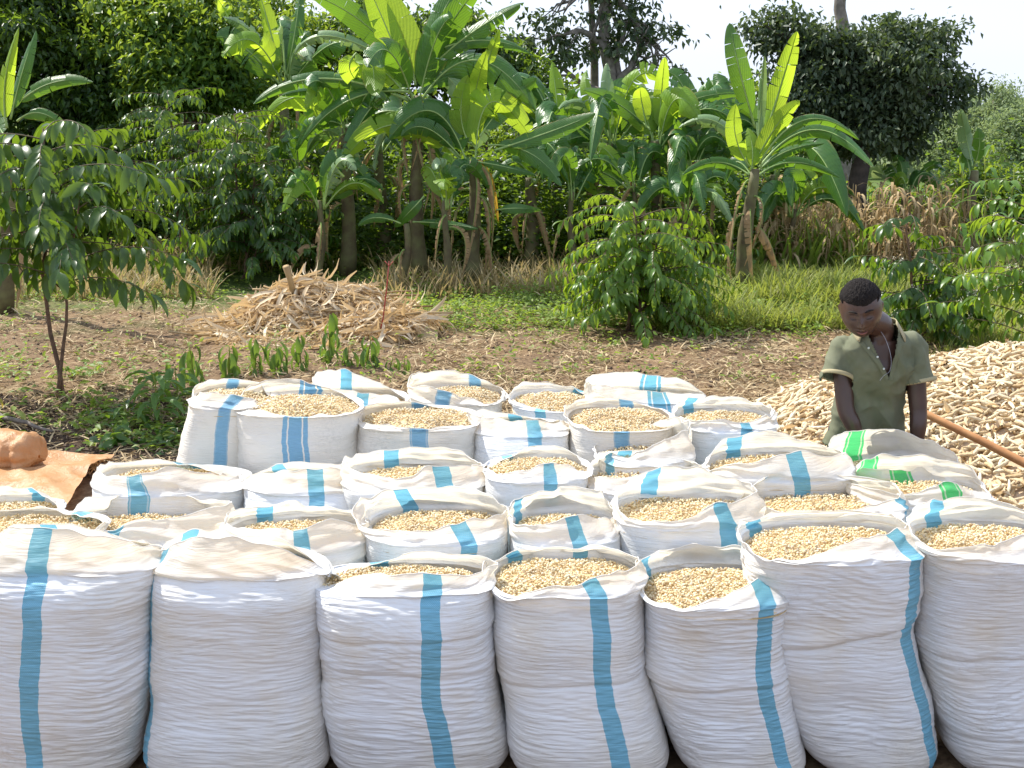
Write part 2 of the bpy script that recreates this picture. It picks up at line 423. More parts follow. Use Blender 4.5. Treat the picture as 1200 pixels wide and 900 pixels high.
    for half in (0, 1):
        cv = catmull(R8, ud+.5*half, True); x = cv[:, 0]
        if half: x = -x
        f = np.maximum.accumulate(x); f = (f-f[0])/(f[-1]-f[0])+np.linspace(0, 1e-4, 400)
        idx = np.arange(nu//2)+half*(nu//2)
        tf = fb[idx] if not half else 1-fb[idx]
        tf = .75*tf+.25*np.linspace(0, 1, nu//2, endpoint=False)
        uq = np.interp(tf, f, ud)+.5*half
        RR[idx] = catmull(R8, uq, True)
    ridge = .5-abs(vnoise(U*11, U*0, seed+23, 11)); rdg2 = .5-abs(vnoise(U*27, U*0, seed+24, 27))
    nzs = np.stack([.008*vnoise(U*22, U*0, seed+20, 22)+.010*rdg2*nx, .014*vnoise(U*17, U*0+3, seed+21, 17)+.012*rdg2, .016*ridge+.008*vnoise(U*31, U*0+6, seed+22, 31)-.004], 1)
    RR = RR+nzs
    hgt = np.maximum(RR[:, 2]-zg, .0)
    for t in np.linspace(0, 1, nvt+1)[1:]:
        s = t*t*(3-2*t)*.5+t*.5 if D >= .13 else t**1.35
        P = top*(1-s)+RR*s
        bulge = math.sin(math.pi*min(1, t*1.3))*.007
        fold = math.sin(math.pi*min(1, .15+t*.8))*amp
        d = bulge+fold*(.030*(.5-abs(vnoise(U*8+t*2.2, np.full(nu, t*2.2), seed+30, None)))+.010*vnoise(U*26-t*3, np.full(nu, t*3.), seed+31, None))*np.sin(np.pi*U)**.2
        V.append(P+np.stack([d*nx, d*ny, 0*d], 1)); UV.append(np.stack([U*PER, zg+t*hgt], 1))
    nv = len(V); V = np.concatenate(V); UV = np.concatenate(UV)
    # seam column: duplicate first column for clean stripe coordinates
    V = V.reshape(nv, nu, 3); UV = UV.reshape(nv, nu, 2)
    V = np.concatenate([V, V[:, :1]], 1); U2 = UV[:, :1].copy(); U2[..., 0] = PER; UV = np.concatenate([UV, U2], 1)
    root = thing('grain_sack', label, cat, ((P1[0]+P2[0])/2 if bot[2] > 800 else (xl+xr)/2, Y0, 0), 'sacks of shelled maize')
    mb = MB(); mb.add(V.reshape(-1, 3), grid_faces(nu+1, nv)[:, ::-1], UV.reshape(-1, 2))
    bc = V[0].mean(0); n0 = nu+1; Vb = np.concatenate([V[0], [bc+(0, 0, -.012)]]); i = np.arange(nu)
    mb.add(Vb, np.stack([i, i+1, np.full(nu, n0)], 1), np.zeros((n0+1, 2)))
    c = part('cloth', mb, M[mat], root)
    def upx(px, back):
        L, Rr = rim[0][0], rim[4][0]; f = min(max((px-L)/(Rr-L), .01), .99); h = nu//2
        if not back: return PER*float(np.interp(f, (rx0[:h]+1)/2, U[:h]))
        return PER*float(np.interp(1-f, 1-(rx0[h:]+1)/2, U[h:]))
    c['stripe_front'] = float(upx(sf, False)) if sf is not None else -9.0
    c['stripe_back'] = float(upx(sb, True)) if sb is not None else -9.0
    c['stripe_wide'] = float(wide); c['fill_height'] = float(zg)
    # hem: the folded lip
    mb = MB(); hr = catmull(R8, np.arange(nu)/nu, True); hr = V[-1][:-1]
    k = 2 if hi else 1
    hp = np.concatenate([hr[::k], hr[:1]]); add_tube(mb, hp, .0017, 5, False)
    part('hem', mb, M['hem'], root)
    # grain
    if True:
        G = MB(); nr = 10; cen = top.mean(0)
        gring = [cen+(top[::3]-cen)*.985*f for f in np.linspace(0.02, 1, nr)]
        gv = []
        for f, q in zip(np.linspace(.02, 1, nr), gring):
            q = q.copy(); q[:, 2] = zg+mound*(1-f*f)-.014-.02*f**5; gv.append(q)
        m3 = len(top[::3]); G.add(np.concatenate(gv), grid_faces(m3, nr, True))
        part('grain_bed', G, M['grain_bed'], root)
    if not closed:
        nk = 2400 if hi else 1800
        th = rng.randint(0, nu, nk); rr = np.sqrt(rng.uniform(0, 1, nk))
        p = cen+(top[th]-cen)*.955*rr[:, None]
        p[:, 2] = zg+mound*(1-rr**2)-.02*rr**5+rng.uniform(-.012, .003, nk)+.007*vnoise(p[:, 0]*22, p[:, 1]*22, seed+50)
        Vk, Fk = inst(KT, KF, p, rnd_rot(rng, nk), rng.uniform(.8, 1.2, nk))
        part('grain', MB().add(Vk, Fk), M['grain'], root, kind='stuff')
    SACKS.append(root)
    return root

YA, YB, YC, YD, YE = 4.68, 5.14, 5.62, 6.15, 6.68
# front row ------------------------------------------------ L FL F FR R BR B BL
sack([(-22, 640), (10, 622), (54, 616), (125, 632), (188, 640), (150, 630), (54, 612), (0, 626)], YA, 648, 'leftmost front sack with a blue stripe down its middle, mouth folded shut', (-18, 193), (-22, 163, 900), D=.05, sf=58, sb=50, hi=True, closed=True, seed=1)
sack([(187, 644), (212, 634), (262, 630), (350, 652), (399, 680), (335, 634), (262, 622), (222, 624)], YA, 656, 'front sack with a flap folded to the right, its blue stripe along the left edge', (181, 378), (168, 386, 900), D=.06, sf=192, sb=215, hi=True, closed=True, seed=2)

sack([(371, 687), (430, 674), (478, 671), (535, 675), (582, 663), (552, 650), (492, 647), (432, 663)], YA, 672, 'front sack with a nearly closed crumpled mouth, blue stripe right of its middle', (371, 580), (386, 600, 900), D=.12, sf=509, sb=439, hi=True, seed=3, mid=(372, 580, 790), crease=[(.60, .04, .008), (.47, -.05, .006)])
sack([(563, 668), (590, 703), (628, 690), (690, 678), (747, 660), (715, 643), (640, 643), (585, 650)], YA, 672, 'front sack with maize heaped at the left of its mouth, stripe right of centre', (579, 751), (600, 786, 900), D=.2, sf=690, sb=590, hi=True, seed=4, mid=(581, 755, 765), crease=[(.42, .10, .007)])
sack([(743, 665), (762, 703), (806, 709), (868, 690), (926, 660), (890, 643), (825, 638), (765, 648)], YA, 680, 'front row sack with a wide open mouth full of maize, third from the right', (749, 922), (800, 951, 900), D=.22, sf=886, sb=754, hi=True, seed=5, mid=(753, 924, 778), crease=[(.40, .08, .009)])
sack([(868, 622), (886, 645), (928, 658), (1000, 632), (1062, 614), (1036, 602), (950, 599), (886, 606)], YA+.05, 630, 'front row sack creased across its middle, blue stripe kinked at the crease', (870, 1076), (950, 1110, 900), D=.21, sf=1044, sb=889, hi=True, seed=6, mid=(872, 1074, 738), crease=[(.56, .30, .013)])
sack([(1063, 610), (1092, 640), (1140, 643), (1192, 632), (1242, 618), (1205, 598), (1150, 583), (1098, 585)], YA+.05, 628, 'rightmost front sack, cut by the frame edge, blue stripe along its right side', (1068, 1245), (1118, 1290, 900), D=.22, sf=1200, sb=1110, hi=True, seed=7, mid=(1075, 1252, 745), crease=[(.5, .1, .007)])
# second row
sack([(-70, 612), (-30, 622), (20, 628), (80, 626), (124, 612), (85, 602), (30, 595), (-20, 600)], YB, 612, 'cream lipped sack behind the leftmost front sack, blue stripe near its right corner', (-72, 118), D=.16, sf=110, sb=82, seed=8)
sack([(84, 602), (97, 622), (138, 617), (200, 606), (270, 590), (236, 583), (172, 580), (104, 583)], YB+.16, 609, 'low sack with a long band of maize, behind the two leftmost front sacks', (78, 268), D=.2, sf=147, sb=156, seed=9)
sack([(262, 606), (290, 622), (345, 618), (392, 610), (432, 612), (397, 598), (340, 588), (292, 596)], YB, 615, 'sack behind the folded flap sack, slanting blue stripe and thin strip of maize', (262, 434), D=.18, sf=362, sb=298, seed=10)
sack([(414, 596), (433, 618), (485, 623), (540, 614), (592, 598), (562, 575), (490, 569), (440, 578)], YB, 606, 'sack with an even open mouth, directly behind the crumpled mouth front sack', (432, 597), D=.19, sf=541, sb=461, seed=11)
sack([(594, 600), (605, 612), (636, 614), (678, 602), (722, 606), (700, 574), (648, 574), (606, 583)], YB, 608, 'narrow sack with a raised pointed right corner, behind the heaped front sack', (598, 727), D=.18, sf=671, sb=602, seed=12)
sack([(723, 586), (738, 605), (790, 612), (842, 590), (888, 576), (860, 560), (800, 546), (745, 556)], YB, 592, 'sack with a tall peaked back lip, behind the wide open front sack', (722, 890), D=.2, sf=842, sb=767, seed=13)
sack([(871, 582), (890, 594), (930, 601), (1000, 598), (1054, 580), (1030, 563), (948, 556), (895, 559)], YB+.12, 585, 'sack with the widest even bed of maize, behind the creased front sack', (868, 1056), D=.19, sf=1130, sb=909, seed=14)
sack([(990, 563), (1020, 570), (1070, 578), (1112, 566), (1160, 580), (1125, 543), (1060, 533), (1010, 541)], YB+.34, 568, 'green striped sack with two green stripes in view and a little maize', (996, 1158), D=.19, sf=1099, sb=1026, mat='cloth_green', wide=.6, seed=15)
# third row
sack([(-60, 596), (-30, 602), (5, 606), (40, 600), (66, 598), (50, 578), (20, 570), (-20, 574)], YC, 592, 'sack at the left frame edge below the orange tarpaulin', (-62, 70), D=.14, sf=48, sb=25, seed=16)
sack([(113, 548), (136, 557), (170, 555), (200, 548), (262, 556), (212, 541), (165, 538), (128, 541)], YC+.06, 556, 'sack lying low in front of the tall leaning sack, its right half domed', (113, 293), D=.15, sf=166, sb=200, seed=17, wide=.35, mound=.03)
sack([(283, 562), (320, 554), (352, 549), (392, 548), (434, 572), (398, 546), (352, 540), (312, 549)], YC, 562, 'domed sack with its mouth pulled shut and a bright blue stripe on the right', (285, 437), D=.06, sf=374, sb=318, seed=18, closed=True)
sack([(400, 542), (430, 553), (476, 558), (512, 545), (562, 545), (534, 529), (486, 526), (432, 528)], YC, 551, 'sack with slanting slack lip, third row, left of the triangular mouthed sack', (402, 565), D=.17, sf=522, sb=451, seed=19)
sack([(566, 548), (584, 552), (612, 550), (646, 542), (690, 552), (672, 533), (640, 522), (594, 537)], YC-.02, 540, 'sack whose mouth opens as a triangle of maize, middle of the pile', (566, 690), D=.17, sf=644, sb=592, seed=20)
sack([(682, 556), (706, 556), (738, 560), (780, 556), (832, 545), (795, 536), (745, 530), (705, 532)], YC, 553, 'sack with loose bunched lip and a thin brownish strip of maize', (690, 826), D=.16, sf=812, sb=733, seed=21)
sack([(826, 545), (838, 548), (880, 541), (940, 530), (992, 532), (952, 517), (890, 506), (848, 517)], YC+.02, 537, 'sack with a smooth humped back lip beside the two green striped sacks', (830, 994), D=.18, sf=924, sb=863, seed=22)
sack([(974, 525), (990, 545), (1040, 552), (1085, 548), (1122, 538), (1092, 518), (1035, 504), (985, 504)], YC+.22, 545, 'green striped sack nearest the man, his arms reaching into it', (978, 1120), D=.2, sf=1040, sb=1010, mat='cloth_green', wide=.6, seed=23)
# fourth row
sack([(224, 462), (240, 460), (270, 462), (296, 470), (330, 476), (300, 450), (262, 444), (236, 446)], YD+.1, 461, 'tall sack leaning left at the left end of the pile', (222, 312), (196, 300, 600), D=.14, sf=284, sb=265, mat='cloth_old', wide=.2, seed=24)
sack([(279, 468), (297, 482), (350, 487), (400, 486), (427, 480), (398, 460), (335, 445), (296, 452)], YD, 470, 'tall full sack with a broad triple blue stripe, in front of the leaning sack', (281, 423), (279, 425, 600), D=.22, sf=357, sb=356, wide=1, mat='cloth_old', seed=25, mound=.03)
sack([(366, 445), (375, 452), (400, 458), (440, 462), (478, 470), (448, 450), (405, 434), (376, 436)], YE, 462, 'empty topped sack with a puffed white peak, beside the broad striped sack', (368, 478), D=.07, sf=428, sb=400, closed=True, seed=26)
sack([(420, 484), (432, 495), (478, 501), (530, 500), (560, 497), (530, 480), (485, 472), (440, 472)], YD, 487, 'squat cream sack filled level with maize, right of the broad striped sack', (419, 562), D=.2, sf=495, sb=487, mat='cloth_old', wide=.3, seed=27)
sack([(479, 452), (492, 453), (525, 458), (565, 473), (595, 464), (568, 444), (520, 434), (488, 436)], YE+.05, 459, 'open sack tilted to the right in the rearmost row, maize sloping down', (481, 590), D=.2, sf=523, sb=558, mat='cloth_old', wide=.2, seed=28)
sack([(547, 480), (572, 488), (612, 492), (645, 494), (666, 494), (640, 490), (605, 486), (574, 482)], YD, 497, 'sack with its mouth folded flat and a slanting blue stripe', (553, 667), D=.04, sf=624, sb=600, closed=True, wide=.15, seed=29)
sack([(597, 461), (606, 472), (642, 482), (672, 482), (700, 470), (676, 457), (640, 448), (610, 450)], YE, 465, 'back row sack with dark speckled maize, beside the flat topped white sack', (598, 698), D=.2, sf=632, sb=680, seed=30)
sack([(660, 483), (678, 498), (712, 505), (755, 505), (792, 494), (765, 475), (720, 466), (674, 468)], YD+.02, 486, 'sack with the roundest mouth of maize and a puckered left corner', (664, 790), D=.22, sf=724, sb=738, mat='cloth_old', wide=.2, seed=31, mound=.03)
sack([(684, 446), (712, 452), (752, 457), (795, 462), (826, 462), (800, 446), (756, 438), (712, 436)], YE+.1, 462, 'flat closed sack with a double lined blue stripe in the back row', (686, 824), D=.05, sf=770, sb=765, wide=.8, closed=True, seed=32)
sack([(696, 528), (715, 530), (738, 533), (772, 520), (806, 500), (785, 490), (740, 509), (708, 514)], YD-.26, 522, 'small sack wedged in a gap, mouth tilted with maize running to its lower left', (697, 812), D=.15, sf=708, sb=716, seed=33)
sack([(791, 484), (806, 490), (842, 494), (884, 493), (908, 480), (880, 469), (835, 465), (800, 467)], YD+.05, 488, 'rear sack at the right end of its row, next to the corn cobs', (793, 905), D=.2, sf=868, sb=812, seed=34)
# ---------------------------------------------------------------- ground
def terrain(x, y):
    return .05*vnoise(x*.5+40, y*.5+40, 901)*np.clip((y-8)/3, 0, 1)+.018*vnoise(x*3+40, y*3+40, 902)+.03*vnoise(x*1.3+9, y*1.3+40, 903)*np.clip((y-7)/2, 0, 1)
def soil_material():
    m = NT('field_soil'); co = m.coord()
    a = m.noise(co, 1.2, 6, .6); b = m.noise(co, 22, 6, .7); c = m.noise(co, 90, 4, .7)
    col = m.ramp(b, [(.30, (.10, .06, .036)), (.5, (.25, .165, .095)), (.72, (.40, .29, .17))])
    col = m.mix(m.math('MULTIPLY', m.ramp(a, [(.42, (0, 0, 0)), (.62, (1, 1, 1))]), .5), col, (.11, .075, .05))
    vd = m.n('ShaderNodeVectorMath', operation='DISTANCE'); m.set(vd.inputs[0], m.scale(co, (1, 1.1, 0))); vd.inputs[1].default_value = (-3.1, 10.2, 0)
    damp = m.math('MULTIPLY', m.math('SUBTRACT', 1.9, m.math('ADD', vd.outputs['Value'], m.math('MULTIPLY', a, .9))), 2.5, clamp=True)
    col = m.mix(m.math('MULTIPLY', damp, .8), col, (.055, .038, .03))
    sp = m.n('ShaderNodeSeparateXYZ'); m.set(sp.inputs[0], co)
    g = m.math('MULTIPLY', m.math('SUBTRACT', m.math('ADD', sp.outputs[1], m.math('MULTIPLY', a, 6)), 16.2), .4, clamp=True)
    col = m.mix(g, col, (.10, .15, .04))
    h = m.math('ADD', b, m.math('MULTIPLY', c, .4))
    return m.done(m.pbsdf(col, .95, m.bump(h, .9, .03), .15))
M['soil'] = soil_material()
xs = np.concatenate([[-900, -200, -60, -25], np.linspace(-11, 11, 260), [25, 60, 200, 900]])
ys = np.concatenate([[-60, -10, 0], np.linspace(3, 20, 230), [24, 30, 45, 80, 200, 900]])
X, Y = np.meshgrid(xs, ys); Z = terrain(X, Y)*((abs(X) < 12) & (Y > 2) & (Y < 21))-.046*np.maximum(0, Y-21)
mb = MB().add(np.stack([X, Y, Z], -1).reshape(-1, 3), grid_faces(len(xs), len(ys)))
tag(part('ground', mb, M['soil']), 'bare brown field soil around and behind the sacks', 'ground', kind='structure')
# ---------------------------------------------------------------- leaves and plants
def strip_template(n, prof, droop, fold, curl=0.0):
    """leaf of unit length along +Y: centre line and two edges; prof(t) half width; droop bends towards -Z"""
    V = []; F = []
    for i in range(n):
        t = i/(n-1); w = prof(t); a = droop*t
        y = (math.sin(a)/droop) if droop else t; z = -(1-math.cos(a))/droop if droop else 0
        V += [(-w, y, z+fold*w), (0, y, z), (w, y, z+fold*w)]
        if i: b = 3*(i-1); F += [(b, b+1, b+4, b+3), (b+1, b+2, b+5, b+4)]
    return np.array(V, float), np.array(F)
LEAF_C = strip_template(6, lambda t: .16*math.sin(math.pi*min(1, max(0, t))**.85)**.8+.004, .9, .35)
LEAF_C2 = strip_template(5, lambda t: .21*math.sin(math.pi*t**.8)**.8+.004, 1.4, .5)
LEAF_S = strip_template(3, lambda t: .24*math.sin(math.pi*(.08+t*.84)), .6, .3)
LEAF_Q = (np.array([(0, 0, 0), (-.25, .45, .10), (0, 1, -.16), (.25, .45, .10)], float), np.array([(0, 2, 1), (0, 3, 2)]))
BLADE = strip_template(5, lambda t: .018*(1-t)+.001, 1.1, .4)
BLADE = (BLADE[0], BLADE[1])
HUSK = strip_template(5, lambda t: .11*math.sin(math.pi*(.12+.8*t)), 1.2, .5)
def cloud(blobs, n, size, rng, clump=.12, per=14, droopy=.5, tmpl=None, yscale=1.0, shell=.55):
    """leaves in clumps through ellipsoidal blobs [(centre, radii)]"""
    vol = np.array([np.prod(b[1])**(2/3) for b in blobs]); vol = vol/vol.sum()
    nc = max(1, n//per); P = []; O = []
    which = rng.choice(len(blobs), nc, p=vol)
    d = nrm(rng.normal(size=(nc, 3))); r = (shell+(1-shell)*rng.uniform(0, 1, nc)**.6)*rng.uniform(.75, 1.12, nc)
    C = np.array([b[0] for b in blobs])[which]; Rr = np.array([b[1] for b in blobs])[which]
    cc = C+d*r[:, None]*Rr
    cs = clump*rng.uniform(.5, 1.5, nc)
    pos = np.repeat(cc, per, 0)+rng.normal(size=(nc*per, 3))*np.repeat(cs, per)[:, None]*np.array((1, 1, .6))
    out = np.repeat(d, per, 0)
    dirs = nrm(out*.5+rng.normal(size=out.shape)*.7+np.array((0, 0, -droopy)))
    up = nrm(rng.normal(size=out.shape)*.45+np.array((0, 0, 1.))+out*.3)
    T, F = tmpl or LEAF_Q
    s = size*rng.uniform(.6, 1.3, len(pos))
    return inst(T, F, pos, frames(dirs, up), s)
def limb_path(a, b, rng, wob=.1, n=8, sag=0.0):
    a, b = np.asarray(a, float), np.asarray(b, float); t = np.linspace(0, 1, n)[:, None]
    L = np.linalg.norm(b-a); p = a+(b-a)*t
    w = np.cumsum(rng.normal(size=(n, 3)), 0)*wob*L/n; w -= w[0]; w = w-(w[-1])*t
    p = p+w; p[:, 2] += sag*np.sin(np.pi*t[:, 0])
    return p
def tree(name, label, cat, base, top, blobs, n, size, mat, seed, r0=.12, barkm='bark', group=None, clump=.14, droopy=.5, limbs=True, tmpl=None, shell=.55, per=14, sprays=9, core=.62):
    """blobs: (px, py, Y, r_px_x, r_px_y) traced crown masses"""
    rng = np.random.RandomState(seed)
    base = np.asarray(base, float); root = thing(name, label, cat, base, group)
    B = []
    for px, py, Y, rx, ry in blobs:
        c = at(px, py, Y); k = Y/FPX*1.03; rr = np.array((rx*k, (rx+ry)*.5*k, ry*k)); B.append((c, rr))
    mb = MB(); tp = limb_path(base-(0, 0, .05), top, rng, .12, 10); h = np.linspace(0, 1, 10)
    add_tube(mb, tp, r0*(1-.62*h)*(1+.5*np.exp(-h*14)), 12)
    part('trunk', mb, M[barkm], root)
    if limbs:
        for c, r in B[:9]:
            k = rng.randint(3, 9); s = tp[k]
            q = MB(); lp = limb_path(s, c+np.array((0, 0, r[2]*.3)), rng, .35, 9, .1)
            add_tube(q, lp, np.linspace(r0*.42, r0*.07, 9), 7)
            for _ in range(5):
                e = c+nrm(rng.normal(size=3))*r*.85; i = rng.randint(3, 8)
                add_tube(q, limb_path(lp[i], e, rng, .4, 6), np.linspace(r0*.16, r0*.03, 6), 5)
            part('branch', q, M[barkm], root)
    S = []
    for c, r in B:          # flattened sprays of foliage standing out of each mass
        for _ in range(sprays):
            q = nrm(rng.normal(size=3))*rng.uniform(.45, 1.05)**.7; u = rng.uniform(.22, .46); S.append((c+q*r, r*u*np.array((1.15, 1.15, .55))))
        S.append((c, r*core))
    V, F = cloud(S, n, size, rng, clump, per, droopy, tmpl, shell=shell)
    part('crown', MB().add(V, F), M[mat], root, kind='stuff')
    return root

# ---- banana
def blade(P0, P1, P2, width, roll, fold, tear, seed, mat, root, petiole=.12, name='leaf'):
    rng = np.random.RandomState(seed); n = 30
    P0, P1, P2 = [np.asarray(p, float) for p in (P0, P1, P2)]
    C = 2*P1-.5*(P0+P2); t = np.linspace(0, 1, n)
    path = ((1-t)**2)[:, None]*P0+(2*t*(1-t))[:, None]*C+(t*t)[:, None]*P2
    T = nrm(np.gradient(path, axis=0)); view = nrm(np.array((0, -1., .25)))
    S = np.cross(T, view); S = nrm(S+1e-6); N = nrm(np.cross(S, T))
    tb = np.clip((t-petiole)/(1-petiole), 0, 1)
    w = width*.5*np.clip(np.sin(np.pi*np.clip(tb, 0, 1)**.72), 0, 1)**.55*(tb > 0)
    w[-1] = .004
    m = MB(); L = np.linalg.norm(P2-P0)
    for side in (-1, 1):
        # groups of blade between tears
        i = 0; first = int(np.argmax(tb > 0))
        i = max(first-1, 0)
        while i < n-1:
            g = rng.randint(1, 3) if rng.uniform() < tear else rng.randint(3, 9)
            j = min(n-1, i+g)
            dr = fold+rng.uniform(-.12, .25)*(1 if tear > .05 else .2)+(rng.uniform(0, .6) if rng.uniform() < tear else 0)
            sl = rng.uniform(-.15, .35)*tear
            ks = np.arange(i, j+1); V = []; UV = []
            for q, k in enumerate(ks):
                inset = .0
                if q == 0 and i > first: inset = .3
                if q == len(ks)-1 and j < n-1: inset = -.3
                inset *= min(1, tear*2)
                for f in (0, .35, .7, 1):
                    ang = dr*(f*.8+.2)
                    s = side*(S[k]*math.cos(roll)+N[k]*math.sin(roll)); nn = -S[k]*math.sin(roll)*1+N[k]*math.cos(roll)
                    lat = s*math.cos(ang)-nn*math.sin(ang)
                    p = path[k]+lat*w[k]*f+T[k]*(sl*w[k]*f+inset*f*L/n)
                    p[2] -= .12*w[k]*f*f*tear
                    V.append(p); UV.append((side*f*.999, t[k]))
            m.add(V, grid_faces(4, len(ks)), UV); i = j
    o = part(name, m, M[mat], root)
    r = MB(); rr = np.interp(t, [0, .12, 1], [.022, .015, .003])*max(.6, min(1.3, L/1.6)); add_tube(r, path-N*.004, rr, 6)
    part('midrib', r, M['midrib' if mat not in ('banana_dry', 'banana_yellow') else 'banana_dry'], o)
    return o
def banana(label, bx, by, Y, crown, leaves, seed, extra=0, dry=4, group='banana plants', rstem=.085, exlen=1.65, exw=.45):
    """bx,by: base pixel (y on the ground if by is None); crown: pixel of the crown; leaves: traced blades"""
    rng = np.random.RandomState(seed)
    base = at(bx, by, Y) if by is not None else None
    base = np.array((at(bx, 300, Y)[0], Y, 0.))
    c = at(crown[0], crown[1], Y)
    root = thing('banana_plant', label, 'banana plant', base, group)
    mb = MB(); tt = np.linspace(0, 1, 9)[:, None]; p = base+(c-base)*tt; p[:, 0] += .03*np.sin(tt[:, 0]*5+seed)
    add_tube(mb, p, rstem*np.linspace(1.25, .6, 9)*(1+.08*np.sin(np.arange(9)*2.1)), 12)
    part('pseudostem', mb, M['pseudostem'], root)
    for i, lf in enumerate(leaves):
        (a, b, d, wpx, mat) = lf[:5]; roll = lf[5] if len(lf) > 5 else rng.uniform(-.3, .3)
        fold = lf[6] if len(lf) > 6 else rng.uniform(.15, .5); tear = lf[7] if len(lf) > 7 else rng.uniform(.1, .5)
        y1, y2 = rng.uniform(-.15, .2), rng.uniform(-.5, .4)
        blade(at(a[0], a[1], Y), at(b[0], b[1], Y+y1), at(d[0], d[1], Y+y2), wpx*Y/FPX*1.25, roll, fold, tear, seed*31+i, mat, root)
    for i in range(extra):
        az = rng.uniform(0, 2*np.pi); el = rng.uniform(.35, 1.35); Ls = exlen*rng.uniform(.7, 1.1)
        h = np.array((math.cos(az), math.sin(az), 0)); p0 = c+h*.04-(0, 0, .1)
        bend = rng.uniform(.2, .9)
        p1 = p0+h*Ls*.5*math.cos(el)+np.array((0, 0, Ls*.5*math.sin(el)+.06))
        p2 = p0+h*Ls*(math.cos(el)*.75+bend*.35)+np.array((0, 0, Ls*(math.sin(el)-bend*.9)))
        mt = rng.choice(['banana', 'banana', 'banana_young', 'banana_pale'], p=[.45, .30, .15, .10])
        blade(p0, p1, p2, exw*rng.uniform(.8, 1.15), rng.uniform(-.6, .6), rng.uniform(.2, .8), rng.uniform(.3, .95), seed*77+i, mt, root)
    for i in range(int(dry*1.4)):
        az = rng.uniform(math.pi, 2*np.pi); h = np.array((math.cos(az), math.sin(az), 0)); f = rng.uniform(.45, .98)
        p0 = base+(c-base)*f+h*rstem*.7; Ls = rng.uniform(.5, 1.1); Ls = min(Ls, p0[2]-.1)
        blade(p0, p0+h*.18+np.array((0, 0, -.25*Ls)), p0+h*rng.uniform(.1, .3)+np.array((rng.uniform(-.15, .15), 0, -Ls)), rng.uniform(.06, .20), rng.uniform(-1, 1), rng.uniform(.7, 1.4), .9, seed*99+i, 'banana_dry', root, .05, 'dry_leaf')
    return root

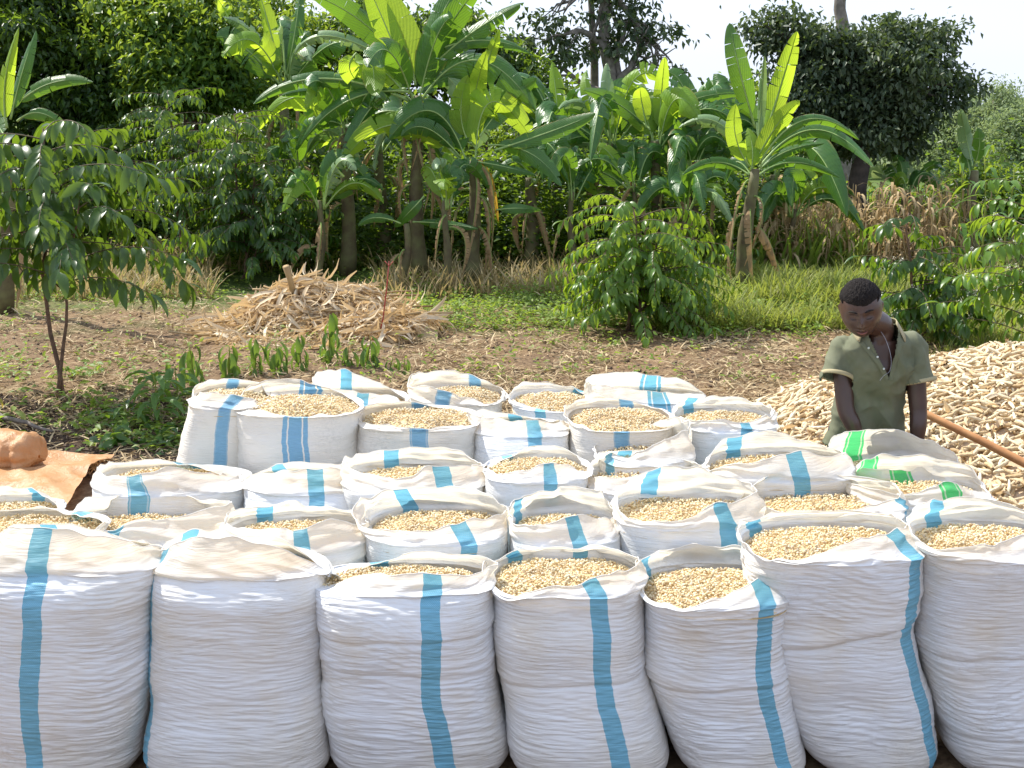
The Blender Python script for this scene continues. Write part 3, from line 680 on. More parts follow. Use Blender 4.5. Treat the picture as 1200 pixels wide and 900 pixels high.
# ---- coffee
COFFEE_ME = {}
def coffee(label, base, height, spread, nbr, leafL, mat, seed, limit=300, group='coffee bushes', lean=0, hmin=.25, cone=.6, step=.075, flowers=0, stems=2, tmpl=None, name='coffee_bush', rstem=.022):
    rng = np.random.RandomState(seed); base = np.asarray(base, float)
    root = thing(name, label, 'coffee bush', base, group)
    T, F = tmpl or LEAF_C
    tips = []
    for s in range(stems):
        off = rng.uniform(-.05, .05, 3)*np.array((1, 1, 0)) if s else np.zeros(3)
        top = base+off+np.array((lean+rng.uniform(-.12, .12)+(.22*s), rng.uniform(-.1, .1), height*(1-.25*s)))
        p = limb_path(base+off-(0, 0, .03), top, rng, .12, 9); mb = MB(); add_tube(mb, p, np.linspace(rstem, rstem*.3, 9)*(1-.2*s), 8)
        part('stem', mb, M['bark'], root); tips.append(p)
    brm = MB(); pos = []; dirs = []; ups = []; fl = []
    for b in range(nbr):
        p = tips[b % stems] if b % 3 else tips[0]
        u = hmin+(1-hmin)*((b+.5)/nbr); k = u*(len(p)-1); i = int(min(k, len(p)-2)); s = p[i]+(p[i+1]-p[i])*(k-i)
        az = b*2.4+rng.uniform(-.4, .4); L = spread*(1-cone*(u-hmin)/(1-hmin))*rng.uniform(.75, 1.15)
        h = np.array((math.cos(az), math.sin(az), 0)); rise = rng.uniform(.25, .6)
        q = np.linspace(0, 1, 10)[:, None]; bp = s+h*L*q+np.array((0, 0, 1.))*(L*rise*q-L*rng.uniform(.25, .62)*q**2.2)
        bp[:, 2] = np.maximum(bp[:, 2], .12)
        add_tube(brm, bp, np.linspace(.006, .002, 10), 5)
        d = np.arange(.12, L, step)/L
        for x in d:
            k = x*9; i = int(min(k, 8)); c = bp[i]+(bp[i+1]-bp[i])*(k-i); t = nrm(bp[i+1]-bp[i])
            sd = nrm(np.cross(t, (0, 0, 1)))
            for sg in (-1, 1):
                pos.append(c); dirs.append(nrm(sd*sg*.75+t*.55+np.array((0, 0, -.35-.5*rng.uniform()))+rng.normal(size=3)*.18)); ups.append(nrm(np.array((0, 0, 1))+rng.normal(size=3)*.3+h*.4))
            if rng.uniform() < flowers: fl.append(c+np.array((0, 0, .012)))
        for _ in range(2): pos.append(bp[-1]); dirs.append(nrm(t+rng.normal(size=3)*.4+np.array((0, 0, -.3)))); ups.append(np.array((0, 0, 1.)))
    part('branch', brm, M['twig'], root)
    pos, dirs, ups = map(np.array, (pos, dirs, ups)); n = len(pos); sc = leafL*(.45+.75*rng.uniform(0, 1, n)**.6)
    R = frames(dirs, ups)
    px, py = proj(pos); inframe = (px > -10) & (px < 1210) & (py < 900)
    score = sc/np.linalg.norm(pos-(0, 0, CAM_H), axis=1)+(~inframe)*-1-.0*pos[:, 1]+.004*(base[1]-pos[:, 1])
    order = np.argsort(-score); A = order[:limit]; B_ = order[limit:]
    if limit:
        key = (mat, id(T))
        if key not in COFFEE_ME: COFFEE_ME[key] = MB().add(T, F).mesh('leaf', M[mat])
        for i in A:
            o = bpy.data.objects.new('leaf', COFFEE_ME[key]); COL.objects.link(o); o.parent = root
            m = Matrix(R[i].tolist()).to_4x4(); o.matrix_local = Matrix.Translation(Vector((pos[i]-base).tolist())) @ m @ Matrix.Diagonal((sc[i], sc[i], sc[i], 1))
    if len(B_):
        V, FF = inst(T, F, pos[B_], R[B_], sc[B_]); part('foliage', MB().add(V, FF), M[mat], root, kind='stuff')
    if fl:
        f = np.array(fl); PT = np.array([(0, 0, 0), (.35, .1, .12), (1, 0, .3), (.35, -.1, .12)]); PF = np.array([(0, 1, 2), (0, 2, 3)])
        V, FF = inst(PT, PF, np.repeat(f, 14, 0)+rng.normal(size=(len(f)*14, 3))*.012, rnd_rot(rng, len(f)*14), .022*np.ones(len(f)*14))
        part('blossom', MB().add(V, FF), M['blossom'], root, kind='stuff')
    return root
M['blossom'] = simple('white_blossom', (.85, .83, .76), (.8, .78, .66), .6)
def scatter(name, label, cat, tmpl, pos, size, mat, rng, tilt=.6, up=None, kind='stuff'):
    n = len(pos); T, F = tmpl
    az = rng.uniform(0, 2*np.pi, n); d = nrm(np.stack([np.cos(az)*tilt, np.sin(az)*tilt, np.ones(n)], 1)) if up is None else up
    V, FF = inst(T, F, pos, frames(d, nrm(rng.normal(size=(n, 3))+np.stack([-np.cos(az), -np.sin(az), 0*az+.2], 1)*2)), size)
    return tag(part(name, MB().add(V, FF), M[mat]), label, cat, kind=kind)
G_, Y_, P_, D_, W_ = 'banana', 'banana_young', 'banana_pale', 'banana_dry', 'banana_yellow'
# ---------------------------------------------------------------- banana plants
banana('tall banana plant at centre left, largest crown, bright upright leaves reaching the top edge', 492, None, 16.2, (487, 112), [
    ((487, 100), (470, 40), (436, -28), 34, Y_, .1, .12, .05), ((478, 96), (456, 40), (425, -30), 26, Y_, -.2, .1, .1),
    ((500, 80), (512, 30), (545, -30), 26, G_, .2, .2, .1), ((504, 82), (530, 25), (566, -18), 24, G_, -.3, .2, .2),
    ((508, 76), (556, 36), (614, 3), 21, G_, .1, .3, .5), ((505, 62), (565, 47), (621, 62), 14, G_, .2, .5, .2),
    ((478, 88), (430, 30), (362, -8), 25, G_, .2, .15, .05), ((480, 118), (375, 92), (297, 122), 17, G_, .0, .5, .3),
    ((458, 72), (385, 42), (345, 64), 16, P_, .1, .6, .6), ((486, 85), (522, 88), (548, 132), 26, P_, -.2, .3, .5),
    ((476, 112), (500, 132), (530, 152), 15, G_, .1, .4, .1), ((476, 104), (432, 130), (398, 205), 22, G_, .4, .6, .6),
    ((482, 108), (408, 118), (352, 170), 19, G_, .2, .5, .4), ((436, 62), (438, 88), (440, 112), 22, Y_, 0, .1, .05),
    ((418, 62), (410, 82), (430, 105), 20, Y_, .2, .1, .2), ((484, 114), (450, 160), (440, 200), 16, P_, .5, .8, .7)], 3, extra=5, dry=7)
banana('banana plant right of the tallest one, a long yellowing leaf hanging from its crown', 556, None, 15.9, (553, 188), [
    ((562, 160), (592, 122), (629, 92), 22, G_, 0, .2, .05), ((580, 176), (648, 153), (698, 133), 18, G_, .1, .25, .05),
    ((572, 170), (622, 180), (658, 218), 19, G_, 0, .3, .2), ((552, 168), (556, 115), (570, 60), 20, Y_, .1, .1, .3),
    ((548, 165), (540, 130), (548, 88), 22, Y_, -.3, .2, .2), ((566, 85), (575, 62), (586, 34), 12, Y_, .1, .2, .2),
    ((555, 193), (571, 200), (584, 260), 10, W_, .1, .6, .7), ((560, 190), (590, 195), (628, 205), 10, G_, .2, .4, .2),
    ((540, 185), (500, 150), (470, 160), 18, G_, .3, .4, .3)], 4, extra=5, dry=5)
banana('short banana sucker low in the shade under the tallest crown', 470, None, 15.6, (478, 262), [
    ((497, 230), (480, 248), (462, 266), 13, G_, 0, .2, .05), ((582, 246), (606, 244), (634, 246), 10, G_, .1, .2, .05),
    ((470, 262), (440, 255), (420, 265), 10, G_, .1, .3, .2), ((484, 260), (520, 262), (560, 268), 11, G_, .1, .3, .2)], 5, dry=2, rstem=.05)
banana('banana plant left of the lone one, a narrow bright leaf standing straight up', 768, None, 17.2, (770, 165), [
    ((772, 160), (775, 110), (779, 67), 15, Y_, .1, .15, .05), ((762, 152), (725, 122), (684, 105), 17, G_, 0, .25, .05),
    ((774, 155), (810, 118), (875, 110), 15, G_, 0, .35, .2), ((758, 150), (752, 120), (750, 103), 17, Y_, .1, .15, .1),
    ((776, 160), (820, 143), (856, 152), 14, P_, 0, .6, .5), ((776, 166), (800, 180), (860, 175), 14, G_, .1, .4, .3),
    ((766, 168), (740, 172), (722, 165), 16, G_, .2, .4, .2), ((768, 165), (766, 180), (770, 205), 20, P_, .1, .5, .4),
    ((774, 168), (790, 175), (788, 210), 18, Y_, .1, .2, .3)], 6, extra=7, dry=5)
banana('banana plant with a dark bare stem between two brighter ones, pale torn leaves', 714, None, 17.6, (716, 168), [
    ((715, 165), (690, 115), (688, 82), 14, Y_, .1, .3, .5), ((716, 162), (712, 110), (711, 74), 14, P_, .1, .2, .1),
    ((712, 160), (685, 122), (655, 128), 15, P_, .1, .6, .6), ((712, 166), (680, 160), (640, 178), 15, G_, .1, .4, .4),
    ((716, 166), (730, 180), (752, 208), 15, G_, .2, .4, .2), ((714, 170), (670, 168), (612, 180), 15, P_, .1, .5, .5)], 7, extra=8, dry=5)
banana('banana plant with a comb-torn upright leaf, left of the dark bare stem', 655, None, 18.2, (655, 165), [
    ((655, 162), (652, 115), (647, 72), 20, Y_, .1, .3, .6), ((652, 160), (632, 125), (625, 95), 14, G_, .1, .3, .3),
    ((658, 160), (668, 120), (680, 105), 14, G_, .1, .3, .3), ((650, 165), (622, 138), (596, 142), 14, P_, .1, .5, .5)], 8, extra=8, dry=3)
banana('banana plant standing alone at right centre with a tall fan of leaves', 873, None, 15.4, (882, 198), [
    ((885, 150), (866, 80), (855, 27), 21, G_, .1, .2, .15), ((893, 170), (915, 100), (934, 37), 21, Y_, .1, .25, .3),
    ((880, 200), (908, 150), (937, 118), 19, Y_, 0, .12, .15), ((888, 172), (892, 120), (896, 66), 10, P_, .5, .5, .1),
    ((878, 195), (862, 160), (862, 122), 18, Y_, 0, .15, .3), ((890, 192), (945, 140), (1007, 164), 13, G_, 0, .5, .2),
    ((890, 196), (955, 152), (1024, 196), 16, G_, 0, .45, .2), ((884, 205), (920, 178), (966, 168), 12, G_, .1, .5, .3),
    ((886, 208), (930, 190), (984, 208), 13, G_, 0, .5, .2), ((876, 190), (840, 143), (795, 150), 15, P_, 0, .6, .5),
    ((880, 200), (882, 175), (876, 150), 16, Y_, .3, .2, .2), ((878, 205), (840, 190), (800, 205), 12, G_, .1, .5, .3),
    ((880, 205), (862, 190), (850, 215), 12, G_, .1, .5, .3)], 9, extra=0, dry=4)
banana('banana plant behind the lone one, dull leaves hanging over a shaded stem', 900, None, 17.5, (905, 205), [
    ((905, 200), (920, 185), (955, 215), 14, G_, .1, .5, .5), ((902, 200), (880, 180), (845, 200), 13, G_, .1, .5, .3)], 10, extra=7, dry=5)
banana('banana plant cut by the left frame edge above the coffee bush', 2, None, 14.0, (6, 158), [
    ((8, 150), (6, 95), (22, 33), 17, Y_, .2, .2, .15), ((12, 140), (26, 85), (42, 36), 16, G_, .2, .3, .2),
    ((14, 128), (58, 98), (109, 96), 15, G_, 0, .3, .1), ((20, 142), (50, 133), (84, 160), 14, G_, 0, .5, .3),
    ((6, 160), (-5, 140), (-8, 120), 20, G_, .1, .2, .1)], 11, dry=2)
banana('banana plant far left of the tallest one, half hidden by broad leaved trees', 330, None, 18.8, (335, 95), [
    ((335, 90), (345, 40), (352, -12), 16, G_, .1, .4, .7), ((330, 90), (315, 30), (300, -20), 16, Y_, .1, .4, .7),
    ((332, 90), (318, 68), (330, 30), 20, Y_, .1, .15, .1), ((338, 90), (300, 42), (262, 20), 14, P_, .1, .5, .7),
    ((268, 22), (262, 10), (256, 0), 12, Y_, .1, .2, .1)], 12, extra=8, dry=3)
banana('banana plant with low dark crown, left of the tallest one', 405, None, 16.6, (408, 150), [
    ((408, 145), (380, 110), (330, 112), 17, G_, .1, .5, .4), ((408, 140), (420, 100), (418, 62), 20, Y_, .1, .15, .1),
    ((410, 148), (440, 140), (470, 175), 15, G_, .1, .5, .4), ((406, 150), (375, 145), (345, 180), 16, G_, .2, .5, .5)], 13, extra=7, dry=4)
banana('small banana plant under the spreading dark tree, right of its trunk', 1066, None, 18.5, (1062, 225), [
    ((1062, 222), (1055, 208), (1044, 232), 12, Y_, .1, .3, .3), ((1064, 222), (1090, 195), (1108, 200), 12, G_, .1, .3, .4)], 14, extra=4, dry=2, exlen=.9, exw=.25)
banana('banana plant at the right, pale bluish upright leaf beside dry stalks', 1138, None, 18.0, (1140, 200), [
    ((1140, 195), (1132, 160), (1126, 128), 15, P_, .2, .3, .3), ((1142, 195), (1148, 170), (1146, 150), 14, G_, .1, .3, .3)], 15, extra=1, dry=2, exlen=.8, exw=.22)
banana('young banana plant in front of the middle stand, low arching leaves', 812, None, 17.0, (812, 190), [
    ((812, 188), (835, 160), (862, 185), 13, G_, .1, .5, .3), ((810, 188), (800, 160), (790, 140), 14, G_, .1, .3, .2),
    ((814, 190), (840, 198), (868, 212), 12, G_, .1, .5, .3)], 16, extra=7, dry=3, exlen=1.2)
banana('banana plant farthest back, only its pale leaf tips seen against the sky', 820, None, 21.0, (822, 150), [
    ((822, 145), (830, 100), (878, 103), 13, P_, 0, .5, .4), ((820, 145), (800, 115), (780, 112), 13, Y_, .1, .4, .3)], 17, extra=6, dry=2)

banana('banana plant in the shade left of the middle clump, low broken leaves', 622, None, 16.9, (622, 208), [((620, 205), (600, 190), (575, 215), 14, G_, .1, .4, .5), ((624, 205), (645, 195), (672, 222), 14, G_, .1, .4, .5)], 18, extra=5, dry=3, exlen=1.1)
banana('banana plant wedged behind the tallest one, leaves spreading left over the heap', 448, None, 17.3, (446, 170), [((444, 168), (415, 150), (380, 178), 15, G_, .1, .4, .5), ((448, 165), (452, 130), (446, 105), 16, Y_, .1, .2, .3)], 19, extra=5, dry=3, exlen=1.4)
for k, (px, cy, Y, lab) in enumerate([(372, 235, 15.9, 'low banana sucker behind the top of the husk heap'), (520, 235, 15.4, 'broad leaved banana sucker between the two main stems'),
        (668, 225, 16.6, 'dark banana sucker above the round coffee bush'), (800, 240, 16.4, 'banana sucker left of the lone banana plant'), (925, 245, 17.0, 'small banana sucker right of the lone banana plant'),
        (345, 190, 17.2, 'half grown banana plant behind the dark coffee tree'), (740, 215, 16.8, 'half grown banana plant just behind the round coffee bush')]):
    banana(lab, px, None, Y, (px+4, cy), [], 200+k, extra=8, dry=2, rstem=.045, exlen=1.0, exw=.28, group='banana suckers')
# ---------------------------------------------------------------- trees
def gnd(px, Y): return np.array((at(px, 300, Y)[0], Y, 0.))
tree('spreading_tree', 'dark spreading tree at the right with a dense drooping crown over a straight trunk', 'tree', gnd(1008, 18.3), at(1000, 60, 18.9), [
    (1010, 80, 19.2, 75, 42), (955, 66, 19.3, 42, 28), (915, 30, 19.2, 34, 18), (1045, 38, 19.0, 44, 24), (1090, 45, 19.2, 30, 16),
    (1075, 110, 19.2, 48, 38), (1120, 95, 19.4, 34, 12), (985, 135, 18.9, 60, 36), (1040, 158, 19.2, 52, 24), (960, 100, 19.0, 50, 38), (1020, 140, 18.6, 60, 30), (1060, 75, 18.7, 50, 30), (985, 60, 19.0, 45, 30), (905, 45, 19.3, 30, 10)],
    32000, .10, 'grey_leaf', 21, r0=.17, barkm='bark_dark', clump=.12, droopy=.55, sprays=15, core=.42)
tree('tall_tree', 'bare grey trunk rising out of frame behind the dark spreading tree', 'tree', gnd(984, 24), at(987, -60, 24), [(990, -70, 24, 60, 30)], 800, .10, 'grey_leaf', 22, r0=.20, barkm='bark_grey')
tree('open_crowned_tree', 'tall thin tree against the sky with sparse open crown above the bananas', 'tree', gnd(713, 27), at(712, -50, 27), [
    (640, 50, 27, 40, 16), (690, 60, 27, 38, 16), (760, 55, 27, 38, 18), (775, 85, 27, 26, 10), (740, 20, 27, 40, 18), (660, 20, 27, 40, 10), (630, 75, 27, 26, 8), (760, 35, 27, 34, 10), (700, -40, 27, 70, 26)],
    3300, .15, 'grey_leaf', 23, r0=.19, barkm='bark_grey', clump=.15, per=10, shell=.3, sprays=6, core=.12)
tree('leaning_tree', 'thin pale second trunk close beside the tall open crowned tree', 'tree', gnd(703, 27.6), at(694, -50, 27.6), [(600, -30, 27.6, 60, 14)], 900, .13, 'grey_leaf', 24, r0=.12, barkm='bark_grey')
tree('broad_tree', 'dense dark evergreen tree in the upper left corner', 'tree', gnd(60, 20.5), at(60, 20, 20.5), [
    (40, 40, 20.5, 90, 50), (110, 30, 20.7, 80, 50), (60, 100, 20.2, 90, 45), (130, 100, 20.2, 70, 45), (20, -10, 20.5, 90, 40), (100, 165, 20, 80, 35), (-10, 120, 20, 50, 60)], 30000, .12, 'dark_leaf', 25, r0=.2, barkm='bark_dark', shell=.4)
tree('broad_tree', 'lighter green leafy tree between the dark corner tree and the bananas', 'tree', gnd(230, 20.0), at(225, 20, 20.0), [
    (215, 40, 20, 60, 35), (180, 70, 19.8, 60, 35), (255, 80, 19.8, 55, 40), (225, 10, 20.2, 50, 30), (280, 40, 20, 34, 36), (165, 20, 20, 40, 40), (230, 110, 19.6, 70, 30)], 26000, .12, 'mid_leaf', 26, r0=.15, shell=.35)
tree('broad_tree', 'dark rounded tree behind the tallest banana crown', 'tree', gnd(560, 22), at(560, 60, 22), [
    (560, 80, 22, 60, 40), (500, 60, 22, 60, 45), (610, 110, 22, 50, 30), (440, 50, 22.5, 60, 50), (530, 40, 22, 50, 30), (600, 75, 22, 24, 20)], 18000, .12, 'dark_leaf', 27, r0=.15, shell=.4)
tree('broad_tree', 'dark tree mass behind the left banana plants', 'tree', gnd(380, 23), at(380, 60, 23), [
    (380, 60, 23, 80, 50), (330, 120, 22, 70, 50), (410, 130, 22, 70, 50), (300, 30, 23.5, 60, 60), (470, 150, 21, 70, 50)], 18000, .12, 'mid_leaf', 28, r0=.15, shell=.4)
for k, (px, py, rx, ry, Y, lab) in enumerate([
        (1165, 135, 26, 34, 36, 'pale feathery far tree at the right, tallest of the three'), (1120, 160, 26, 26, 38, 'pale feathery far tree beside the dark spreading crown'),
        (1200, 150, 30, 30, 34, 'pale feathery far tree cut by the right frame edge')]):
    tree('feathery_tree', lab, 'tree', gnd(px, Y), at(px, py-ry*.5, Y), [(px, py, Y, rx, ry), (px-8, py+22, Y, rx*1.1, ry*.8), (px+10, py-14, Y, rx*.6, ry*.6)], 9000, .09, 'pale_leaf', 40+k, r0=.12, barkm='bark_grey', group='far trees', clump=.2, shell=.1, droopy=.2)
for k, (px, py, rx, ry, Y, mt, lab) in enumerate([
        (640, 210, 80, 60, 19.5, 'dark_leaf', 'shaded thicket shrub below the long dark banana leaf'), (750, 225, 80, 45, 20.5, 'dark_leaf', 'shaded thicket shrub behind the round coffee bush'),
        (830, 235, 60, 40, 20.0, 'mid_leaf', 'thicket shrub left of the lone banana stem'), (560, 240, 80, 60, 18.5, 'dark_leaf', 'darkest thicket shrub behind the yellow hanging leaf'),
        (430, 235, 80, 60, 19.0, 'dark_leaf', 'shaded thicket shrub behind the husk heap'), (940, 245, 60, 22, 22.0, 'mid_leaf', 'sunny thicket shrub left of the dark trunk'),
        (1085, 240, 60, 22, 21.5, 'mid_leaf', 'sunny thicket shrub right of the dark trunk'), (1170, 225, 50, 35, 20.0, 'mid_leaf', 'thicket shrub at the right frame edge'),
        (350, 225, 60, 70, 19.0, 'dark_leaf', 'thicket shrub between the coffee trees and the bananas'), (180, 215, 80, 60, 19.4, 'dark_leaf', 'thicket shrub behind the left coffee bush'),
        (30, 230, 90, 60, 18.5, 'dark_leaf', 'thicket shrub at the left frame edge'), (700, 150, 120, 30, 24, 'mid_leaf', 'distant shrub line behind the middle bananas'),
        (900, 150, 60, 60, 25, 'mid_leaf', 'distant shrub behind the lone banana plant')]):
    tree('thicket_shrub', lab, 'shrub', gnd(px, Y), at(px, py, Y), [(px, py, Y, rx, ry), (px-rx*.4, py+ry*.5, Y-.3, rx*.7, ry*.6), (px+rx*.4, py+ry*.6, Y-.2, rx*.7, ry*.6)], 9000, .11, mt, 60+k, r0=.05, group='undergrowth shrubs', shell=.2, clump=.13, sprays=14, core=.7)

# ---------------------------------------------------------------- coffee
coffee('young coffee tree in the left foreground with large drooping glossy leaves', gat(74, 466), 2.08, 1.02, 42, .205, 'coffee', 101, 300, hmin=.56, cone=.25, step=.075, stems=2, rstem=.021)
coffee('round coffee bush in the middle of the field edge', gat(736, 388), 1.22, .76, 120, .13, 'coffee_lit', 102, 300, hmin=.3, cone=.10, step=.06, stems=3)
coffee('dark coffee tree behind the left foreground one', gnd(285, 16.5), 1.95, 1.0, 110, .14, 'coffee', 103, 120, hmin=.2, cone=.3, step=.06, stems=3)
coffee('sunlit coffee tree left of the tall banana, its top touching the shade', gnd(215, 17.4), 2.15, .9, 90, .13, 'coffee', 104, 60, hmin=.3, cone=.3, step=.065, stems=2)
coffee('coffee bush behind the man, left one of the flowering pair', gat(1066, 402), 1.22, .60, 60, .14, 'coffee', 105, 260, hmin=.2, cone=.3, step=.06, flowers=.07, stems=3)
coffee('flowering coffee bush at the right frame edge with white blossom', gat(1208, 424), 1.55, .85, 40, .16, 'coffee_lit', 106, 260, hmin=.15, cone=.3, step=.075, flowers=.18, stems=2)
coffee('small bright coffee seedling at the foot of the lone banana plant', gnd(865, 16.3), .55, .35, 16, .1, 'coffee_lit', 107, 40, hmin=.3, cone=.3, step=.05, stems=1)
# ---------------------------------------------------------------- field litter, grass, heaps
rng = np.random.RandomState(700)
NB = (np.array([(-.02, 0, 0), (.02, 0, 0), (-.018, .38, -.03), (.018, .38, -.03), (-.012, .75, -.14), (.012, .75, -.14), (0, 1, -.3)]), None)
NBV = NB[0]; NBF = np.array([(0, 1, 3), (0, 3, 2), (2, 3, 5), (2, 5, 4), (4, 5, 6), (4, 6, 6)])[:5]
STRAWT = (np.array([(-.035, 0, 0), (.035, 0, .01), (-.04, .35, .06), (.04, .35, .04), (-.03, .7, .03), (.03, .7, .06), (0, 1, -.02)]), NBF)
def field(n, boxes, pw=None):
    """random ground points under photo boxes (x0, y0, x1, y1)"""
    a = np.array([(b[2]-b[0])*(b[3]-b[1]) for b in boxes], float); w = a/a.sum() if pw is None else np.array(pw)/np.sum(pw)
    k = rng.choice(len(boxes), n, p=w); B = np.array(boxes, float)[k]
    px = B[:, 0]+(B[:, 2]-B[:, 0])*rng.uniform(0, 1, n); py = B[:, 1]+(B[:, 3]-B[:, 1])*rng.uniform(0, 1, n)
    cy = -(py-450)/FPX; dy = CP+SP_*cy; dz = -SP_+CP*cy; t = -CAM_H/dz
    x = (px-600)/FPX*t; y = dy*t
    return np.stack([x, y, terrain(x, y)], 1)
def flat_scatter(name, label, cat, tmpl, P, L, mat, tilt=.25, lift=.01):
    n = len(P); az = rng.uniform(0, 2*np.pi, n)
    d = nrm(np.stack([np.cos(az), np.sin(az), rng.normal(size=n)*tilt+.05], 1)); up = nrm(np.array((0, 0, 1.))+rng.normal(size=(n, 3))*.5)
    P = P+np.array((0, 0, 1.))*rng.uniform(0, lift, n)[:, None]
    V, F = inst(tmpl[0], tmpl[1], P, frames(d, up), L)
    return tag(part(name, MB().add(V, F), M[mat]), label, cat, kind='stuff')
P = field(60000, [(-60, 330, 1260, 560), (-60, 400, 1260, 500)]); P = P[(vnoise(P[:, 0]*1.5+40, P[:, 1]*1.2+40, 801)+.7*vnoise(P[:, 0]*5+40, P[:, 1]*4+40, 802)+rng.normal(size=len(P))*.35) > -.35]
flat_scatter('straw_litter', 'dry stalk and leaf litter strewn over the bare field', 'litter', STRAWT, P, rng.uniform(.03, .17, len(P))*rng.choice([1, .6], len(P)), 'straw', .25, .03)
CL = (np.array([(1, 0, 0), (0, 1, .2), (-1, 0, 0), (0, -1, -.1), (.2, 0, .7), (0, .1, -.7)]), np.array([(0, 1, 4), (1, 2, 4), (2, 3, 4), (3, 0, 4), (1, 0, 5), (2, 1, 5), (3, 2, 5), (0, 3, 5)]))
P = field(5000, [(-60, 470, 260, 560), (-60, 350, 1260, 500)], [2, 1])
n = len(P); V, F = inst(CL[0], CL[1], P, rnd_rot(rng, n), rng.uniform(.006, .028, n))
M['clod'] = simple('dark_clod', (.055, .038, .028), (.13, .09, .065), .95, 20)
tag(part('soil_clods', MB().add(V, F), M['clod'], smooth=False), 'crumbly dark soil clods scattered on the field', 'soil', kind='stuff')
def grass(name, label, P, L, mat, spread=.6):
    n = len(P); az = rng.uniform(0, 2*np.pi, n); s = rng.uniform(.1, spread, n)
    d = nrm(np.stack([np.cos(az)*s, np.sin(az)*s, np.ones(n)], 1)); up = nrm(np.stack([-np.cos(az), -np.sin(az), 0*az+.3], 1))
    V, F = inst(NBV*np.array((1.6, 1, 1)), NBF, P, frames(d, up), L)
    return tag(part(name, MB().add(V, F), M[mat]), label, 'grass', kind='stuff')
P = np.concatenate([field(17000, [(770, 308, 1010, 392)]), field(9000, [(1000, 330, 1230, 420)]), field(5000, [(640, 315, 800, 350), (200, 290, 480, 318)])])
P = P[(vnoise(P[:, 0]*1.6+40, P[:, 1]*1.6+40, 811)+rng.normal(size=len(P))*.3) > -.35]
grass('tall_grass', 'bright green grass along the sunny field edge at the right', P, rng.uniform(.08, .34, len(P))*np.clip((P[:, 1]-10)/3.5, .35, 1.1), 'grass', .9)
P = np.concatenate([field(7000, [(-40, 262, 1240, 318)]), field(4000, [(440, 318, 720, 350), (0, 300, 250, 350)])])
grass('dry_tall_grass', 'dry and half dry grass under the trees and bananas', P, rng.uniform(.10, .42, len(P)), 'drygrass', .8)
P = field(3500, [(300, 250, 480, 300), (780, 285, 1010, 320)]); grass('reedy_grass', 'tangled yellow green stems beside the husk heap', P, rng.uniform(.3, .75, len(P)), 'weed', .7)
def weeds(label, P, s, mat, per=7, r=.05, tm=None, name='weeds'):
    n = len(P); C = np.repeat(P, per, 0)+np.abs(rng.normal(size=(n*per, 3)))*np.array((0, 0, r*1.2))+rng.normal(size=(n*per, 3))*np.array((r, r, 0))
    az = rng.uniform(0, 2*np.pi, n*per); d = nrm(np.stack([np.cos(az), np.sin(az), rng.uniform(-.2, .9, n*per)], 1))
    T, F = tm or LEAF_S; V, FF = inst(T, F, C, frames(d, nrm(np.array((0, 0, 1.))+rng.normal(size=(n*per, 3))*.4)), s*rng.uniform(.6, 1.3, n*per))
    return tag(part(name, MB().add(V, FF), M[mat]), label, 'weeds', kind='stuff')
weeds('low yellow green weeds dotted over the field edge', np.concatenate([field(2200, [(430, 322, 900, 385)]), field(800, [(200, 290, 480, 330), (780, 320, 1000, 400)]), field(500, [(-40, 330, 1240, 450)]), field(700, [(-40, 300, 260, 350)])]), .05, 'weed', 8, .05)
weeds('fresh weeds sprouting in dark soil left of the sacks', np.concatenate([field(70, [(-20, 420, 235, 520)]), field(50, [(100, 470, 225, 530)])]), .065, 'weed', 9, .05)
weeds('cut broad leaves lying wilted beside the leftmost tall sack', field(40, [(100, 485, 225, 535)]), .10, 'coffee', 4, .05)
weeds('leafy undergrowth at the feet of the banana plants', np.concatenate([field(3800, [(-40, 258, 1240, 312)])]), .09, 'mid_leaf', 7, .14, name='undergrowth')
P = np.concatenate([field(2300, [(250, 276, 900, 318)]), field(500, [(-40, 262, 250, 300), (1100, 262, 1240, 300)])]); P[:, 2] += rng.uniform(0, .95, len(P))*np.clip(rng.normal(size=len(P))*.5+.8, 0, 1.4)
weeds('tangled shady undergrowth hiding the banana stems', P, .10, 'dark_leaf', 16, .16, LEAF_Q, name='shady_undergrowth')
# distant woods beyond the brow of the field
n = 9000; px = rng.uniform(-150, 1350, n); Yv = rng.uniform(40, 62, n); top = 138-16*vnoise(px/90., px*0, 71)-10*vnoise(px/30., px*0, 72)
py = top+rng.uniform(0, 1, n)**1.4*70
C = np.array([at(a, b, c) for a, b, c in zip(px, py, Yv)])
V, F = inst(LEAF_S[0], LEAF_S[1], C, rnd_rot(rng, n), rng.uniform(.5, 1.1, n))
tag(part('distant_woods', MB().add(V, F), M['pale_leaf']), 'pale distant woodland seen between the nearer trees', 'woods', kind='stuff')

